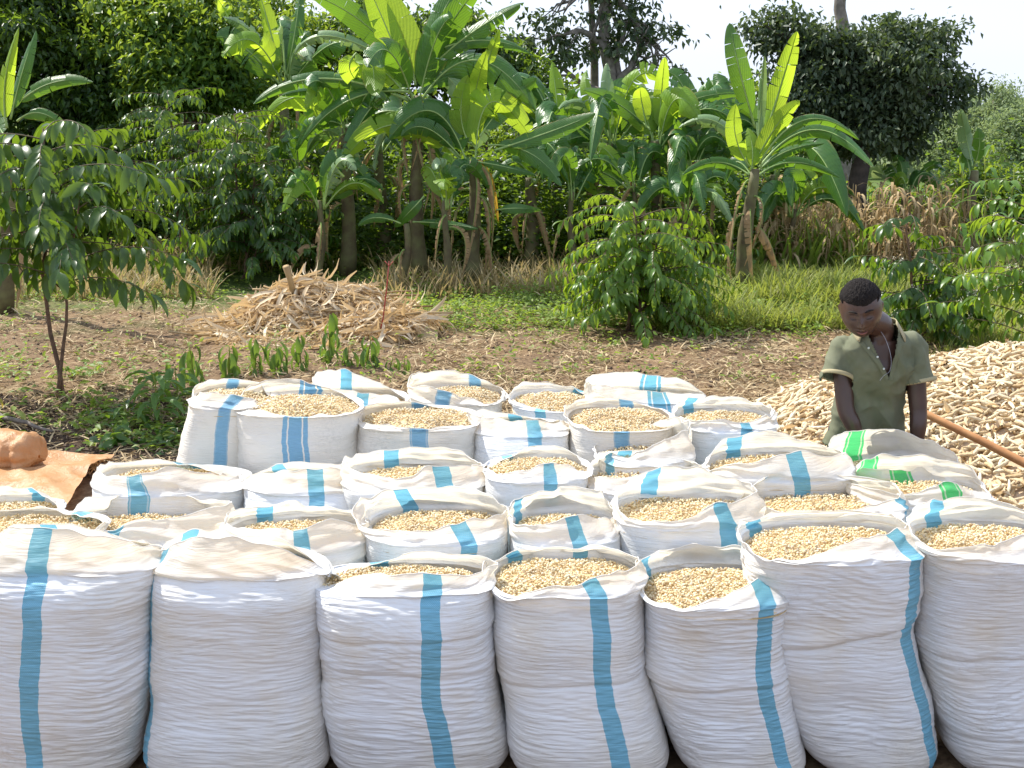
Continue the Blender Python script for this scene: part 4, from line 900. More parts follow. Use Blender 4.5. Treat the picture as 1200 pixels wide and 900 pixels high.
# dry maize stand
def maize(name, label, cat, px, Y, h, mat, seed, nleaf=9, L=.55, root=None, kind=None):
    r = np.random.RandomState(seed); b = gnd(px, Y); t = thing(name, label, cat, b, 'maize plants at the field edge')
    top = b+np.array((r.uniform(-.15, .15), r.uniform(-.1, .1), h)); p = limb_path(b, top, r, .08, 8)
    mb = MB(); add_tube(mb, p, np.linspace(.014, .006, 8), 6); part('stalk', mb, M['drystalk' if mat == 'drystalk' else 'grass'], t)
    T, F = strip_template(7, lambda u: .055*math.sin(math.pi*(.1+.85*u)), 1.9, .3)
    k = np.linspace(1, 7, nleaf).astype(int); pos = p[np.minimum(k, 7)]; az = np.arange(nleaf)*2.6+r.uniform(0, 6)
    d = nrm(np.stack([np.cos(az), np.sin(az), r.uniform(.5, 1.6, nleaf)], 1)); up = nrm(np.stack([-np.cos(az), -np.sin(az), 0*az+1], 1))
    for i in range(nleaf):
        V, FF = inst(T, F, pos[i:i+1], frames(d[i:i+1], up[i:i+1]), np.array([L*r.uniform(.7, 1.2)])); part('leaf', MB().add(V, FF), M[mat], t)
    return t
for i, (px, Y, h, lab) in enumerate([(1120, 16.8, 1.25, 'green maize plant left of the pale banana leaf'), (1150, 16.4, 1.45, 'green maize plant under the far feathery trees, tallest of its row'), (1178, 15.9, 1.35, 'green maize plant behind the blossoming coffee bush'),
        (1200, 15.5, 1.6, 'green maize plant cut by the right frame edge'), (1100, 17.3, 1.0, 'short green maize plant by the dark tree crown')]):
    maize('maize_plant', lab, 'maize plant', px, Y, h, 'mid_leaf', 300+i, 10)
mbs = MB(); rs = np.random.RandomState(310); T7, F7 = strip_template(5, lambda u: .05*math.sin(math.pi*(.1+.85*u)), 2.2, .3)
for i in range(230):
    px = rs.choice([rs.uniform(885, 1000), rs.uniform(1018, 1125)]); Y = rs.uniform(16.8, 19.2); h = rs.uniform(.5, 1.05); b = gnd(px, Y)
    p = limb_path(b, b+np.array((rs.uniform(-.2, .2), rs.uniform(-.1, .1), h)), rs, .15, 6); add_tube(mbs, p, np.linspace(.011, .005, 6), 5, False)
    k = rs.randint(1, 6, 9); az = rs.uniform(0, 6.28, 9); d = nrm(np.stack([np.cos(az), np.sin(az), rs.uniform(-.3, 1.2, 9)], 1))
    V, FF = inst(T7, F7, p[k], frames(d, nrm(np.stack([-np.cos(az), -np.sin(az), 0*az+1], 1))), rs.uniform(.18, .42, 9)); mbs.add(V, FF)
tag(part('dry_maize_stand', mbs, M['drystalk']), 'withered brown maize stalks standing around the dark tree trunk', 'dry maize', kind='stuff')

# heap of husks and stalks
hc = gat(365, 398); hc = np.array((at(376, 360, 13.4)[0], 13.4, 0.))
def heap_h(x, y):
    r = np.hypot((x-hc[0])/.88, (y-hc[1])/.85); r2 = np.hypot((x-hc[0]-.55)/.95, (y-hc[1]+.55)/.55)
    nz = 1+.35*vnoise(x*2.4+30, y*2.4+30, 55)+.18*vnoise(x*6+30, y*6+30, 56)
    return np.maximum(.36*np.clip(1-r**2.4, 0, 1)*nz, .17*np.clip(1-r2**2, 0, 1)*nz)
n = 7500; a = rng.uniform(0, 6.28, n); q = rng.uniform(0, 1, n)**.55*1.25
x = hc[0]+np.cos(a)*q*.95; y = hc[1]+np.sin(a)*q*.98-.1*q; P = np.stack([x, y, heap_h(x, y)+rng.uniform(-.03, .06, n)], 1)
az = rng.uniform(0, 6.28, n); az = np.where(rng.uniform(0, 1, n) < .5, rng.normal(size=n)*.4+np.pi*(rng.uniform(0, 1, n) < .5), az)
d = nrm(np.stack([np.cos(az), np.sin(az), rng.normal(size=n)*.16+.05], 1))
HN = strip_template(5, lambda t: .055*math.sin(math.pi*(.12+.8*t)), 1.5, .6)
V, F = inst(HN[0], HN[1], P, frames(d, nrm(np.array((0, 0, 1.))+rng.normal(size=(n, 3))*.8)), rng.uniform(.08, .40, n)*rng.choice([1, .6], n))
mb = MB().add(V, F)
gx, gy = np.meshgrid(np.linspace(-1.2, 1.2, 40)+hc[0], np.linspace(-.95, .95, 30)+hc[1]); 
hp = tag(part('husk_heap', mb, M['husk']), 'heap of dry tan maize husks and stalks lying on the field', 'husk heap', kind='stuff')
core = MB().add(np.stack([gx, gy, heap_h(gx, gy)-.04], -1).reshape(-1, 3), grid_faces(40, 30)); part('heap_core', core, M['straw'], hp)
mb = MB(); rs = np.random.RandomState(5)
for i in range(46):
    c = hc+np.array((rs.uniform(-1, 1.1), rs.uniform(-.8, .5), 0)); c[2] = heap_h(c[0], c[1])+.03; a_ = rs.normal()*.5; L = rs.uniform(.3, .9)
    v = np.array((math.cos(a_), math.sin(a_), rs.normal()*.12))*L/2; add_tube(mb, limb_path(c-v, c+v, rs, .06, 5), .010, 6)
o = part('stalks', mb, M['drystalk'], hp); o['kind'] = 'stuff'
t = thing('upright_stalk', 'thick broken stalk sticking up out of the husk heap', 'stalk', at(336, 330, 13.1)); mb = MB(); add_tube(mb, [at(345, 350, 13.1), at(340, 328, 13.05), at(335, 312, 13.0)], [.03, .028, .034], 8); part('stem', mb, M['drystalk'], t)
M['red'] = simple('red_twig', (.42, .05, .04), (.30, .05, .04), .6)
b = gat(443, 402); mb = MB(); add_tube(mb, [b, at(449, 372, b[1]), at(453, 340, b[1]), at(456, 306, b[1])], [.007, .007, .006, .004], 6)
for s in (-1, 1): add_tube(mb, [at(456, 312, b[1]), at(456+5*s, 306, b[1])], .004, 5)
t = thing('red_stick', 'thin red upright stick in front of the husk heap', 'stick', b); part('stem', mb, M['red'], t)

# ---------------------------------------------------------------- corn cobs
M['cob'] = None
def cob_material():
    m = NT('dry_cob'); co = m.coord(); r = m.n('ShaderNodeNewGeometry').outputs['Random Per Island']; ro = m.n('ShaderNodeObjectInfo').outputs['Random']
    rr = m.math('FRACT', m.math('ADD', r, ro))
    col = m.ramp(rr, [(0, (.42, .28, .14)), (.25, (.60, .47, .28)), (.6, (.70, .59, .40)), (1, (.76, .67, .48))])
    vo = m.n('ShaderNodeTexVoronoi'); m.set(vo.inputs['Vector'], co); vo.inputs['Scale'].default_value = 130
    col = m.mix(m.math('MULTIPLY', m.ramp(vo.outputs[0], [(.0, (1, 1, 1)), (.5, (0, 0, 0))]), .38), col, (.42, .26, .15))
    col = m.mix(m.ramp(m.noise(co, 9, 4), [(.55, (0, 0, 0)), (.75, (.6, .6, .6))]), col, (.50, .34, .18))
    return m.done(m.pbsdf(col, .85, m.bump(vo.outputs[0], .8, .004), .2))
M['cob'] = cob_material()
def cob_template(seed, nseg=9, nr=8):
    r = np.random.RandomState(seed); L = r.uniform(.085, .155); R = r.uniform(.010, .0145); V = []; bend = r.uniform(-.012, .012)
    for k in range(nr):
        t = k/(nr-1); rad = R*(.62+.38*math.sin(math.pi*min(1, .25+t*.62)))*(1 if 0 < k < nr-1 else .55)*(1-.28*t); y = (t-.5)*L
        a = np.arange(nseg)*2*np.pi/nseg+(k % 2)*.3
        rr = rad*(1+r.uniform(-.06, .06, nseg)); V.append(np.stack([np.cos(a)*rr+bend*math.sin(math.pi*t), np.full(nseg, y), np.sin(a)*rr], 1))
    V = np.concatenate(V); F = grid_faces(nseg, nr, True); return V, F
COBT = [cob_template(s) for s in range(6)]
pc = np.array((4.17, 9.0))
def pile_h(x, y):
    r = np.hypot((x-pc[0])/2.55, (y-pc[1])/2.35); return .60*np.clip(1-r**2.0, 0, 1)+.04*vnoise(x*2.2+9, y*2.2+9, 77)*(r < .95)
n = 9600; a = rng.uniform(0, 6.28, n); q = np.sqrt(rng.uniform(0, 1, n)); x = pc[0]+np.cos(a)*q*2.6; y = pc[1]+np.sin(a)*q*2.4
jit = rng.uniform(-.035, .03, n); z = pile_h(x, y)+jit+.02
keep = (y < 10.6); x, y, z, jit = x[keep], y[keep], z[keep], jit[keep]; n = len(x)
az = rng.uniform(0, 6.28, n); d = nrm(np.stack([np.cos(az), np.sin(az), rng.normal(size=n)*.28], 1))
gx1 = (pile_h(x+.05, y)-pile_h(x-.05, y))/.1; gy1 = (pile_h(x, y+.05)-pile_h(x, y-.05))/.1
d[:, 2] += d[:, 0]*gx1+d[:, 1]*gy1; d = nrm(d); up = nrm(np.stack([-gx1, -gy1, np.ones(n)], 1)); R = frames(d, up); P = np.stack([x, y, z], 1)
px, py = proj(P); vis = (px > 900) & (px < 1198) & (py < 610) & ~((px > 972) & (px < 1088) & (py > 400)) & ~((px < 1110) & (py > 520)) & (y < 10.2)
score = np.where(vis, 1, 0)*(12-y+jit*40); order = np.argsort(-score); ind = order[:300]; rest = order[300:]
cme = [MB().add(*c).mesh('cob', M['cob']) for c in COBT]
for i in ind:
    o = bpy.data.objects.new('corn_cob', cme[i % 6]); COL.objects.link(o)
    o.matrix_world = Matrix.Translation(Vector(P[i].tolist())) @ Matrix(R[i].tolist()).to_4x4()
    tag(o, 'pale shelled corn cob lying on the slope of the big cob heap', 'corn cob', 'shelled corn cobs on the heap')
mb = MB()
for k in range(6):
    s = rest[rest % 6 == k]; V, F = inst(COBT[k][0], COBT[k][1], P[s], R[s], np.ones(len(s))); mb.add(V, F)
heap = tag(part('cob_heap', mb, M['cob']), 'big heap of pale shelled corn cobs behind the man', 'cob heap', kind='stuff')
gx, gy = np.meshgrid(np.linspace(-2.5, 2.5, 50)+pc[0], np.linspace(-2.3, 2.3, 50)+pc[1])
M['chaff'] = simple('cob_chaff', (.66, .52, .36), (.50, .37, .24), .9, 40, .6)
part('chaff', MB().add(np.stack([gx, gy, pile_h(gx, gy)-.022], -1).reshape(-1, 3), grid_faces(50, 50)), M['chaff'], heap)
P = np.stack([rng.uniform(1.7, 5, 700), rng.uniform(6.7, 9.5, 700), np.zeros(700)], 1); P[:, 2] = pile_h(P[:, 0], P[:, 1])+.02; P = P[P[:, 2] > .05]
flat_scatter('chaff_leaves', 'scraps of dry husk caught among the corn cobs', 'husks', HUSK, P, rng.uniform(.06, .16, len(P)), 'husk', .3, .03)

# wooden pole lying over the heap
M['wood'] = simple('orange_wood', (.55, .28, .11), (.42, .19, .07), .55, 12, .2)
a_, b_ = at(1072, 478, 6.75), at(1260, 572, 6.3); p = limb_path(a_, b_, np.random.RandomState(3), .02, 10)
t = thing('wooden_pole', 'smooth orange brown wooden pole lying across the corn cobs', 'pole', a_); mb = MB(); add_tube(mb, p, np.linspace(.019, .023, 10), 10); part('shaft', mb, M['wood'], t)

# orange tarpaulin and rolled bag
def tarp_material():
    m = NT('orange_woven_tarp'); co = m.coord(); f = m.noise(co, 7, 5)
    col = m.mix(m.ramp(f, [(.35, (0, 0, 0)), (.7, (1, 1, 1))]), (.50, .25, .10), (.60, .36, .19))
    return m.done(m.transl(m.pbsdf(col, .45, m.bump(m.noise(m.scale(co, (1, 1, 1)), 24, 5, .6, 1.), .5, .02), .4), (.75, .38, .14), .2))
M['tarp'] = tarp_material()
gx = np.linspace(-4.2, at(116, 560, 8.3)[0], 90); gy = np.linspace(7.0, 8.85, 80); X, Y = np.meshgrid(gx, gy)
edge = .05*vnoise(Y*3+5, Y*0, 88); X2 = X+edge*(X-gx[0])/(gx[-1]-gx[0]); Y2 = Y-.16*(X-gx[0])/(gx[-1]-gx[0])*(Y-gy[0])/(gy[-1]-gy[0])+.04*vnoise(X*3+50, Y*0, 89)
Z = .03+.055*(.6-abs(vnoise(X*2.3+Y*1.5+50, Y*3-X+50, 90)))+.030*(.6-abs(vnoise(X*6+50+Y*3, Y*7+50, 91)))+.03*vnoise(X*1.1+50, Y*1.1+50, 92)+.03+terrain(X2, Y2)
tag(part('tarpaulin', MB().add(np.stack([X2, Y2, Z], -1).reshape(-1, 3), grid_faces(90, 80)), M['tarp']), 'crumpled orange tarpaulin spread on the ground at the left', 'tarpaulin')
# bale: gathered roll of the same sheet
nr, ns = 60, 96; V = []; e0, e1 = at(46, 535, 8.35), at(-150, 522, 8.75)
ax = nrm(e1-e0); sidev = nrm(np.cross(ax, (0, 0, 1.))); upv = np.cross(sidev, ax); rs = np.random.RandomState(9)
th = np.arange(ns)*2*np.pi/ns
for k in range(nr):
    t = k/(nr-1); c = e0+(e1-e0)*t; rad = .155*min(1, (.02+t*22)**.42)*(1+.05*math.sin(t*9))*(.88 if .075 < t < .11 else 1)
    if k == 0: rad = .01
    pl = 1+.05*np.exp(-t*5)*np.cos(th*11+2*vnoise(th, th*0, 4))+.05*vnoise(th*1.5+9, th*0+t*9, 5)+.03*vnoise(th*4, th*0+t*20, 6)+.05*(.5-abs(vnoise(th*3+t*14+20, th*0+t*8, 7)))-.03*abs(vnoise(th*6+20, th*0+t*3, 8))
    V.append(c+(np.cos(th)*rad*pl)[:, None]*sidev*1.05+(np.sin(th)*rad*pl)[:, None]*upv*.98-np.array((0, 0, .0)))
V = np.concatenate(V); V[:, 2] = np.maximum(V[:, 2], .075)
t = thing('orange_bundle', 'rolled orange plastic bundle with pleated end, lying on the orange tarpaulin', 'bundle', e0*np.array((1, 1, 0))); part('roll', MB().add(V, grid_faces(ns, nr, True)), M['tarp'], t)
rs = np.random.RandomState(12); b0 = gat(-10, 492); b1 = gat(62, 512); b0[2] = .10; b1[2] = .04
t = thing('fallen_branch', 'dry broken branch with yellowed leaves at the left frame edge', 'branch', b0); mb = MB(); add_tube(mb, limb_path(b0, b1, rs, .15, 8), np.linspace(.022, .010, 8), 7); part('wood', mb, M['bark_grey'], t)
V, F = inst(LEAF_C[0], LEAF_C[1], np.array([b0+(b1-b0)*f+(0, 0, .02) for f in (.2, .35, .5, .6)]), rnd_rot(rs, 4), np.full(4, .12)); part('leaves', MB().add(V, F), M['banana_yellow'], t, kind='stuff')

# ---------------------------------------------------------------- seedlings
M['wilted'] = leaf_material('wilted_leaf', (.05, .12, .03), (.08, .18, .035), (.15, .22, .05), (.30, .45, .05), .35, .5, .4)
T_W = strip_template(6, lambda t: .16*math.sin(math.pi*(.06+.9*t))**.8, 1.2, .6)
WM = MB().add(*T_W).mesh('leaf', M['wilted'])
def seedling(label, px, py, hpx, nleaf, Lpx, seed, wid=.05, droop=1.0):
    r = np.random.RandomState(seed); b = gat(px, py); k = b[1]/FPX; t = thing('wilted_seedling' if droop > .6 else 'broadleaf_seedling', label, 'seedling', b, 'seedlings in the bare field'); h = hpx*k*.8
    p = limb_path(b-(0, 0, .02), b+np.array((r.uniform(-.05, .05), 0, h)), r, .12, 7); mb = MB(); add_tube(mb, p, np.linspace(.008, .004, 7), 6); part('stem', mb, M['grass'], t)
    for i in range(nleaf):
        c = p[2+int(i*4.9/nleaf)]; az = i*2.4+r.uniform(-.3, .3)
        d = nrm(np.array((math.cos(az)*.6, math.sin(az)*.6, r.uniform(-1.2, -.5)*droop+(.5 if droop < .6 else 0))))[None]
        R = frames(d, nrm(np.array([[math.cos(az), math.sin(az), .6]])))[0]; s = Lpx*k*r.uniform(.8, 1.2)
        o = bpy.data.objects.new('leaf', WM); COL.objects.link(o); o.parent = t
        c2 = c+np.array((math.cos(az), math.sin(az), 0))*wid*r.uniform(.2, 1)-b
        o.matrix_local = Matrix.Translation(Vector(c2.tolist())) @ Matrix(R.tolist()).to_4x4() @ Matrix.Diagonal((s*.9, s, s, 1))
    return t
for i, (px, py, h, nl, L, lab) in enumerate([
        (268, 446, 52, 13, 27, 'wilted seedling behind the tall leaning sack'), (298, 444, 62, 11, 26, 'wilted seedling behind the broad triple striped sack, tallest left of the heap'),
        (331, 442, 54, 14, 25, 'bushiest wilted seedling above the broad striped sack'), (355, 438, 58, 12, 22, 'dark wilted seedling left of the puffed white peak'),
        (386, 428, 78, 12, 26, 'tallest drooping seedling, in front of the husk heap'), (406, 432, 34, 8, 20, 'small wilted seedling right of the tallest drooping one'),
        (429, 434, 52, 14, 26, 'leafy wilted seedling left of the red stick'), (456, 437, 24, 6, 18, 'tiny wilted seedling right of the red stick'),
        (474, 440, 26, 6, 20, 'low wilted seedling nearest the open tilted sack')]):
    seedling(lab, px, py, h, nl, L, 400+i)
seedling('broad leaved seedling in the dark soil, largest one left of the sacks', 186, 498, 78, 20, 34, 420, .1, .5)
seedling('broad leaved seedling close behind the largest one', 205, 478, 64, 16, 34, 421, .1, .5)
seedling('drooping pale seedling between the coffee tree and the leaning sack', 228, 455, 66, 9, 30, 422, .05, 1.)
seedling('low sprawling seedling left of the largest broad leaved one', 150, 500, 40, 10, 24, 423, .09, .5)
# ---------------------------------------------------------------- the man
YM = 6.27
def pm(px, py, Y=YM): return at(px, py, Y)
def remeshed(mb, voxel, smooth=6, fac=.5):
    me = mb.mesh('tmp'); o = bpy.data.objects.new('tmp', me); COL.objects.link(o)
    r = o.modifiers.new('r', 'REMESH'); r.mode = 'VOXEL'; r.voxel_size = voxel
    s = o.modifiers.new('s', 'SMOOTH'); s.factor = fac; s.iterations = smooth
    dg = bpy.context.evaluated_depsgraph_get(); e = o.evaluated_get(dg)
    m2 = bpy.data.meshes.new_from_object(e); n = len(m2.vertices); V = np.zeros(n*3); m2.vertices.foreach_get('co', V)
    F = np.zeros(len(m2.polygons)*4, int); m2.polygons.foreach_get('vertices', F)
    N = np.zeros(n*3); m2.vertex_normals.foreach_get('vector', N) if hasattr(m2, 'vertex_normals') else m2.vertices.foreach_get('normal', N)
    bpy.data.objects.remove(o); bpy.data.meshes.remove(m2); bpy.data.meshes.remove(me)
    return V.reshape(-1, 3), F.reshape(-1, 4), N.reshape(-1, 3)
def capsule(mb, pts, rad, n=20, sub=6):
    """closed tapered limb with round ends"""
    P = np.asarray(pts, float); R = np.asarray(rad, float); m = (len(P)-1)*sub+1
    t = np.linspace(0, 1, m); C = catmull(P, t); r = np.interp(t*(len(P)-1), np.arange(len(P)), R)
    a = np.array([.15, .5, .8, .95]); d0 = nrm(C[0]-C[1]); d1 = nrm(C[-1]-C[-2])
    C = np.concatenate([[C[0]+d0*r[0]*math.sqrt(1-x*x) for x in a], C, [C[-1]+d1*r[-1]*math.sqrt(1-x*x) for x in a[::-1]]])
    r = np.concatenate([r[0]*a, r, r[-1]*a[::-1]]); add_tube(mb, C, r, n)
def loft(mb, rings, n=48, e=.8):
    """rings: (centre, half width, half depth); closed by caps"""
    a = np.arange(n)*2*np.pi/n; c, s = np.cos(a), np.sin(a); k = len(rings)*5
    A = np.array([np.concatenate([r[0], [r[1], r[2]]]) for r in rings]); A = catmull(A, np.linspace(0, 1, k))
    V = np.concatenate([r[:3]+np.stack([np.sign(c)*abs(c)**e*r[3], np.sign(s)*abs(s)**e*r[4], 0*a], 1) for r in A])
    mb.add(np.concatenate([V, A[:1, :3], A[-1:, :3]]), grid_faces(n, k, True)); i = np.arange(n); i2 = (i+1) % n; b = mb.n-len(V)-2
    mb.F += [np.stack([i2, i, np.full(n, len(V))], 1)+b, np.stack([(k-1)*n+i, (k-1)*n+i2, np.full(n, len(V)+1)], 1)+b]
HEAD_C = pm(1009, 362, 6.12); PITCHH, YAWH, ROLLH = math.radians(19), math.radians(-14), math.radians(-7)
HR = np.array(Matrix.Rotation(YAWH, 3, 'Z') @ Matrix.Rotation(ROLLH, 3, 'Y') @ Matrix.Rotation(PITCHH, 3, 'X'))
def head_surface(nu=120, nv=90, grow=0.0):
    th = np.arange(nu)*2*np.pi/nu; ph = np.linspace(-np.pi/2+.02, np.pi/2-.02, nv)
    TH, PH = np.meshgrid(th, ph); x = np.sin(TH)*np.cos(PH); y = -np.cos(TH)*np.cos(PH); z = np.sin(PH)
    X, Y, Z = x*.084, y*.098, z*.118
    low = np.clip(-z, 0, 1); X = X*(1-.20*low**1.6); Y = np.where(y > 0, Y*(1-.35*low**1.2), Y*(1-.10*low)); Y -= .006*low
    X *= 1+.03*np.clip(z, 0, 1)
    fr = np.clip(-y, 0, 1)**.6
    def g(cx, cz, sx, sz): return np.exp(-((X-cx)/sx)**2-((Z-cz)/sz)**2)*fr
    d = .022*g(0, -.012, .0095, .020)+.013*g(0, -.027, .018, .009)+.006*g(0, .012, .008, .02)
    for s in (-1, 1):
        d += -.015*g(.031*s, .012, .017, .012)+.0055*g(.031*s, .009, .012, .006)+.004*g(.030*s, .031, .022, .006)+.005*g(.046*s, -.018, .018, .016)
    d += .011*g(0, -.052, .025, .0055)+.012*g(0, -.066, .021, .0065)-.009*g(0, -.0585, .024, .0026)+.008*g(0, -.095, .022, .014)
    Y = Y-d
    P = np.stack([X, Y, Z], -1)
    if grow: P = P*(1+grow)
    return P.reshape(-1, 3), grid_faces(nu, nv, True), nu, nv
def toworld(P): return P*1.12@HR.T+HEAD_C
body = MB()
P, F, nu, nv = head_surface(); b = len(P); P = np.concatenate([P, [P[:nu].mean(0)], [P[-nu:].mean(0)]]); body.add(toworld(P), F)
i = np.arange(nu); i2 = (i+1) % nu; body.F += [np.stack([i2, i, np.full(nu, b)], 1), np.stack([(nv-1)*nu+i, (nv-1)*nu+i2, np.full(nu, b+1)], 1)]
for s in (-1, 1):   # ears
    capsule(body, toworld(np.array([(.077*s, .010, .022), (.083*s, .016, .010), (.080*s, .012, -.012), (.075*s, .006, -.026)])), [.008, .010, .008, .006], 10, 3)
SL, SR = pm(987, 411, 6.30), pm(1071, 407, 6.28); NB0 = pm(1030, 384, 6.26)
EL, WL = pm(991, 478, 6.24), pm(1008, 520, 6.22); ER, WR = pm(1076, 480, 6.25), pm(1074, 528, 6.23)
PEL = np.array((NB0[0]+.01, 6.43, .86))
capsule(body, [NB0-(0, -.01, .06), NB0+(0, 0, .01), HEAD_C+(.014, .05, -.055)], [.068, .064, .062], 24, 5)
loft(body, [(PEL-(0, 0, .09), .145, .10), (PEL, .15, .105), (PEL+(0, -.05, .16), .135, .095), (NB0+(0, .03, -.21), .155, .100), (NB0+(0, .02, -.14), .145, .085), (NB0+(0, .01, -.06), .085, .065)])
for S, E, W in ((SL, EL, WL), (SR, ER, WR)):
    capsule(body, [S, (S+E)/2+(0, .005, 0), E, E*.6+W*.4+(0, -.01, 0), W], [.048, .048, .041, .040, .027], 22, 6)
def hand(W, E, inner):
    d = nrm(W-E); side = nrm(np.cross(d, (0, -1., .2))); nrmv = np.cross(side, d)
    if np.dot(side, (1, 0, 0)) < 0: side = -side
    capsule(body, [W, W+d*.045, W+d*.085], [.026, .031, .028], 16, 4)
    for s in (-.5, .5): capsule(body, [W+d*.03+side*.018*s*2, W+d*.088+side*.024*s*2], [.018, .013], 12, 4)
    pal = np.array((0, -1., 0)); pal = nrm(pal-d*np.dot(pal, d))
    for k, L in enumerate((.068, .078, .073, .058)):
        o = (k-1.5)*.0195*inner; b0 = W+d*.088+side*o; p1 = b0+d*L*.45+pal*.008; p2 = p1+d*L*.30+pal*L*.28; p3 = p2+d*L*.08+pal*L*.32
        capsule(body, [b0-d*.012, p1, p2, p3], [.0100, .0092, .0086, .0074], 10, 4)
    t0 = W+d*.028-side*.026*inner; capsule(body, [t0, t0-side*.022*inner+d*.028+pal*.010, t0-side*.026*inner+d*.056+pal*.024], [.013, .0115, .009], 10, 4)
hand(WL, EL, -1); hand(WR, ER, 1)
for s in (-1, 1):   # legs and feet
    hip = PEL+(.085*s, .0, -.04); kn = np.array((hip[0]+.01*s, 6.41, .45)); an = np.array((hip[0]+.015*s, 6.45, .08))
    capsule(body, [hip, (hip+kn)/2, kn, kn*.6+an*.4+(0, .02, 0), an], [.085, .075, .055, .052, .036], 20, 5)
    capsule(body, [an+(0, .02, -.04), an+(0, -.08, -.05), an+(.01*s, -.16, -.055)], [.030, .030, .022], 14, 4)
V, F, N = remeshed(body, .0046, 3, .5)
def skin_material():
    m = NT('dark_skin'); co = m.coord(); f = m.noise(co, 16, 4)
    col = m.mix(f, (.044, .021, .015), (.080, .040, .028))
    return m.done(m.pbsdf(col, .36, m.bump(m.noise(co, 180, 3), .15, .002), .6))
M['skin'] = skin_material()
base = np.array((PEL[0], 6.42, 0))
man = thing('person', 'man in a faded green polo shirt bending his head over the green striped sack', 'person', base)
part('body', MB().add(V, F), M['skin'], man)
# hair
P, F, nu, nv = head_surface(140, 100); x, y, z = P[:, 0]/.084, P[:, 1]/.098, P[:, 2]/.116
line = .50+.10*x*x+np.where(y > 0, -.75*y, 0)-.12*(abs(x) > .8)+.03*vnoise(x*4+9, y*4+9, 31)
thick = np.clip((z-line)*5, 0, 1)**.6*.011*(1+.22*vnoise(x*26+60, y*26+60, 32)+.15*vnoise(z*30+60, x*30+60, 33))
P2 = P+nrm(P)*thick[:, None]; keepf = (thick[F] > .0002).any(1)
Fk = F[keepf]; used = np.unique(Fk); mp = np.full(len(P), -1); mp[used] = np.arange(len(used))
M['hair'] = simple('black_hair', (.010, .008, .008), (.022, .018, .016), .9, 160, .9, .2)
P2 = P2-nrm(P2)*np.where(thick < .0005, .003, 0)[:, None]
part('hair', MB().add(toworld(P2[used]), mp[Fk]), M['hair'], man)
# eyes half hidden under lowered lids, teeth in a slight smile
M['eye'] = simple('dark_eye', (.03, .02, .018), (.05, .035, .03), .2)
M['brow'] = simple('eyebrow', (.012, .009, .008), (.02, .015, .012), .9)
M['teeth'] = simple('teeth', (.62, .56, .48), (.55, .5, .42), .4)
M['lip'] = simple('lip', (.20, .075, .065), (.15, .055, .045), .45)
def front_y(x, z):
    i = np.argmin((P[:, 0]-x)**2+(P[:, 2]-z)**2+(P[:, 1] > 0)*9); return P[i, 1]
for s in (-1, 1):
    mb = MB(); xs = np.linspace(.018, .044, 6)*s; add_tube(mb, toworld(np.array([(x, front_y(x, .004)-.0012, .003-.0035*math.sin((abs(x)-.018)/.026*math.pi)) for x in xs])), [.0012, .0032, .0040, .0040, .003, .0012], 8); part('eye', mb, M['eye'], man)
    mb = MB(); xs = np.linspace(.014, .052, 6)*s; add_tube(mb, toworld(np.array([(x, front_y(x, .034)-.0005, .031+.006*math.sin((abs(x)-.014)/.038*math.pi)) for x in xs])), [.002, .0042, .0046, .0042, .0032, .001], 8); part('eyebrow', mb, M['brow'], man)
mb = MB(); xs = np.linspace(-.017, .017, 7); add_tube(mb, toworld(np.array([(x, front_y(x, -.0585)-.0015, -.0585+.05*x*x*10) for x in xs])), [.0006, .0016, .0022, .0024, .0022, .0016, .0006], 8); part('teeth', mb, M['teeth'], man)
mb = MB(); xs = np.linspace(-.024, .024, 9); zz_ = -.0655+xs*xs*9; add_tube(mb, toworld(np.array([(x, front_y(x, -.065)+.0022, z) for x, z in zip(xs, zz_)])), [.001, .003, .0045, .0052, .0055, .0052, .0045, .003, .001], 8); part('lip', mb, M['lip'], man)
# shirt
sh = MB()
loft(sh, [(PEL+(0, 0, -.10), .185, .135), (PEL+(0, -.02, .03), .180, .130), (PEL+(0, -.06, .16), .165, .125), (NB0+(0, .03, -.21), .178, .128), (NB0+(-.002, .02, -.125), .176, .112), (NB0+(-.002, .015, -.075), .150, .095), (NB0+(0, .010, -.035), .105, .082), (NB0+(0, .005, -.002), .080, .072)])
CLc, CRc = pm(981, 442, 6.24), pm(1079, 447, 6.24)
capsule(sh, [SL+(.05, 0, .012), SL+(.0, 0, .0), (SL+CLc)/2, CLc], [.056, .062, .070, .074], 28, 6)
capsule(sh, [SR-(.05, 0, -.012), SR+(-.0, 0, .0), (SR+CRc)/2, CRc], [.056, .060, .067, .069], 28, 6)
V, F, N = remeshed(sh, .0055, 5, .6)
dr = .022*(.5-abs(vnoise(V[:, 0]*9+V[:, 2]*6+60, V[:, 2]*9-V[:, 0]*5+60, 41)))+.011*(.5-abs(vnoise(V[:, 0]*22+V[:, 2]*9+60, V[:, 2]*7+60, 42)))+.003*vnoise(V[:, 0]*45+90, V[:, 2]*38+90, 43)
cen = V[:, 2] < NB0[2]-.16; dr += np.where(cen, .012*np.sin(V[:, 0]*38+V[:, 2]*9)*np.clip((NB0[2]-.16-V[:, 2])/.2, 0, 1), 0)
V = V+N*dr[:, None]
fc = V[F].mean(1); fn = nrm(np.cross(V[F[:, 1]]-V[F[:, 0]], V[F[:, 2]]-V[F[:, 0]]))
px, py = proj(fc); front = fc[:, 1] < NB0[1]+.005
vt = np.clip((444-py)/(444-392), 0, 1); vopen = front & (py < 443) & (px > 1041-vt*24) & (px < 1043+vt*10)
neck = (np.hypot(fc[:, 0]-NB0[0], (fc[:, 1]-NB0[1]-.0)) < .070) & (fc[:, 2] > NB0[2]-.022)
cut = vopen | neck
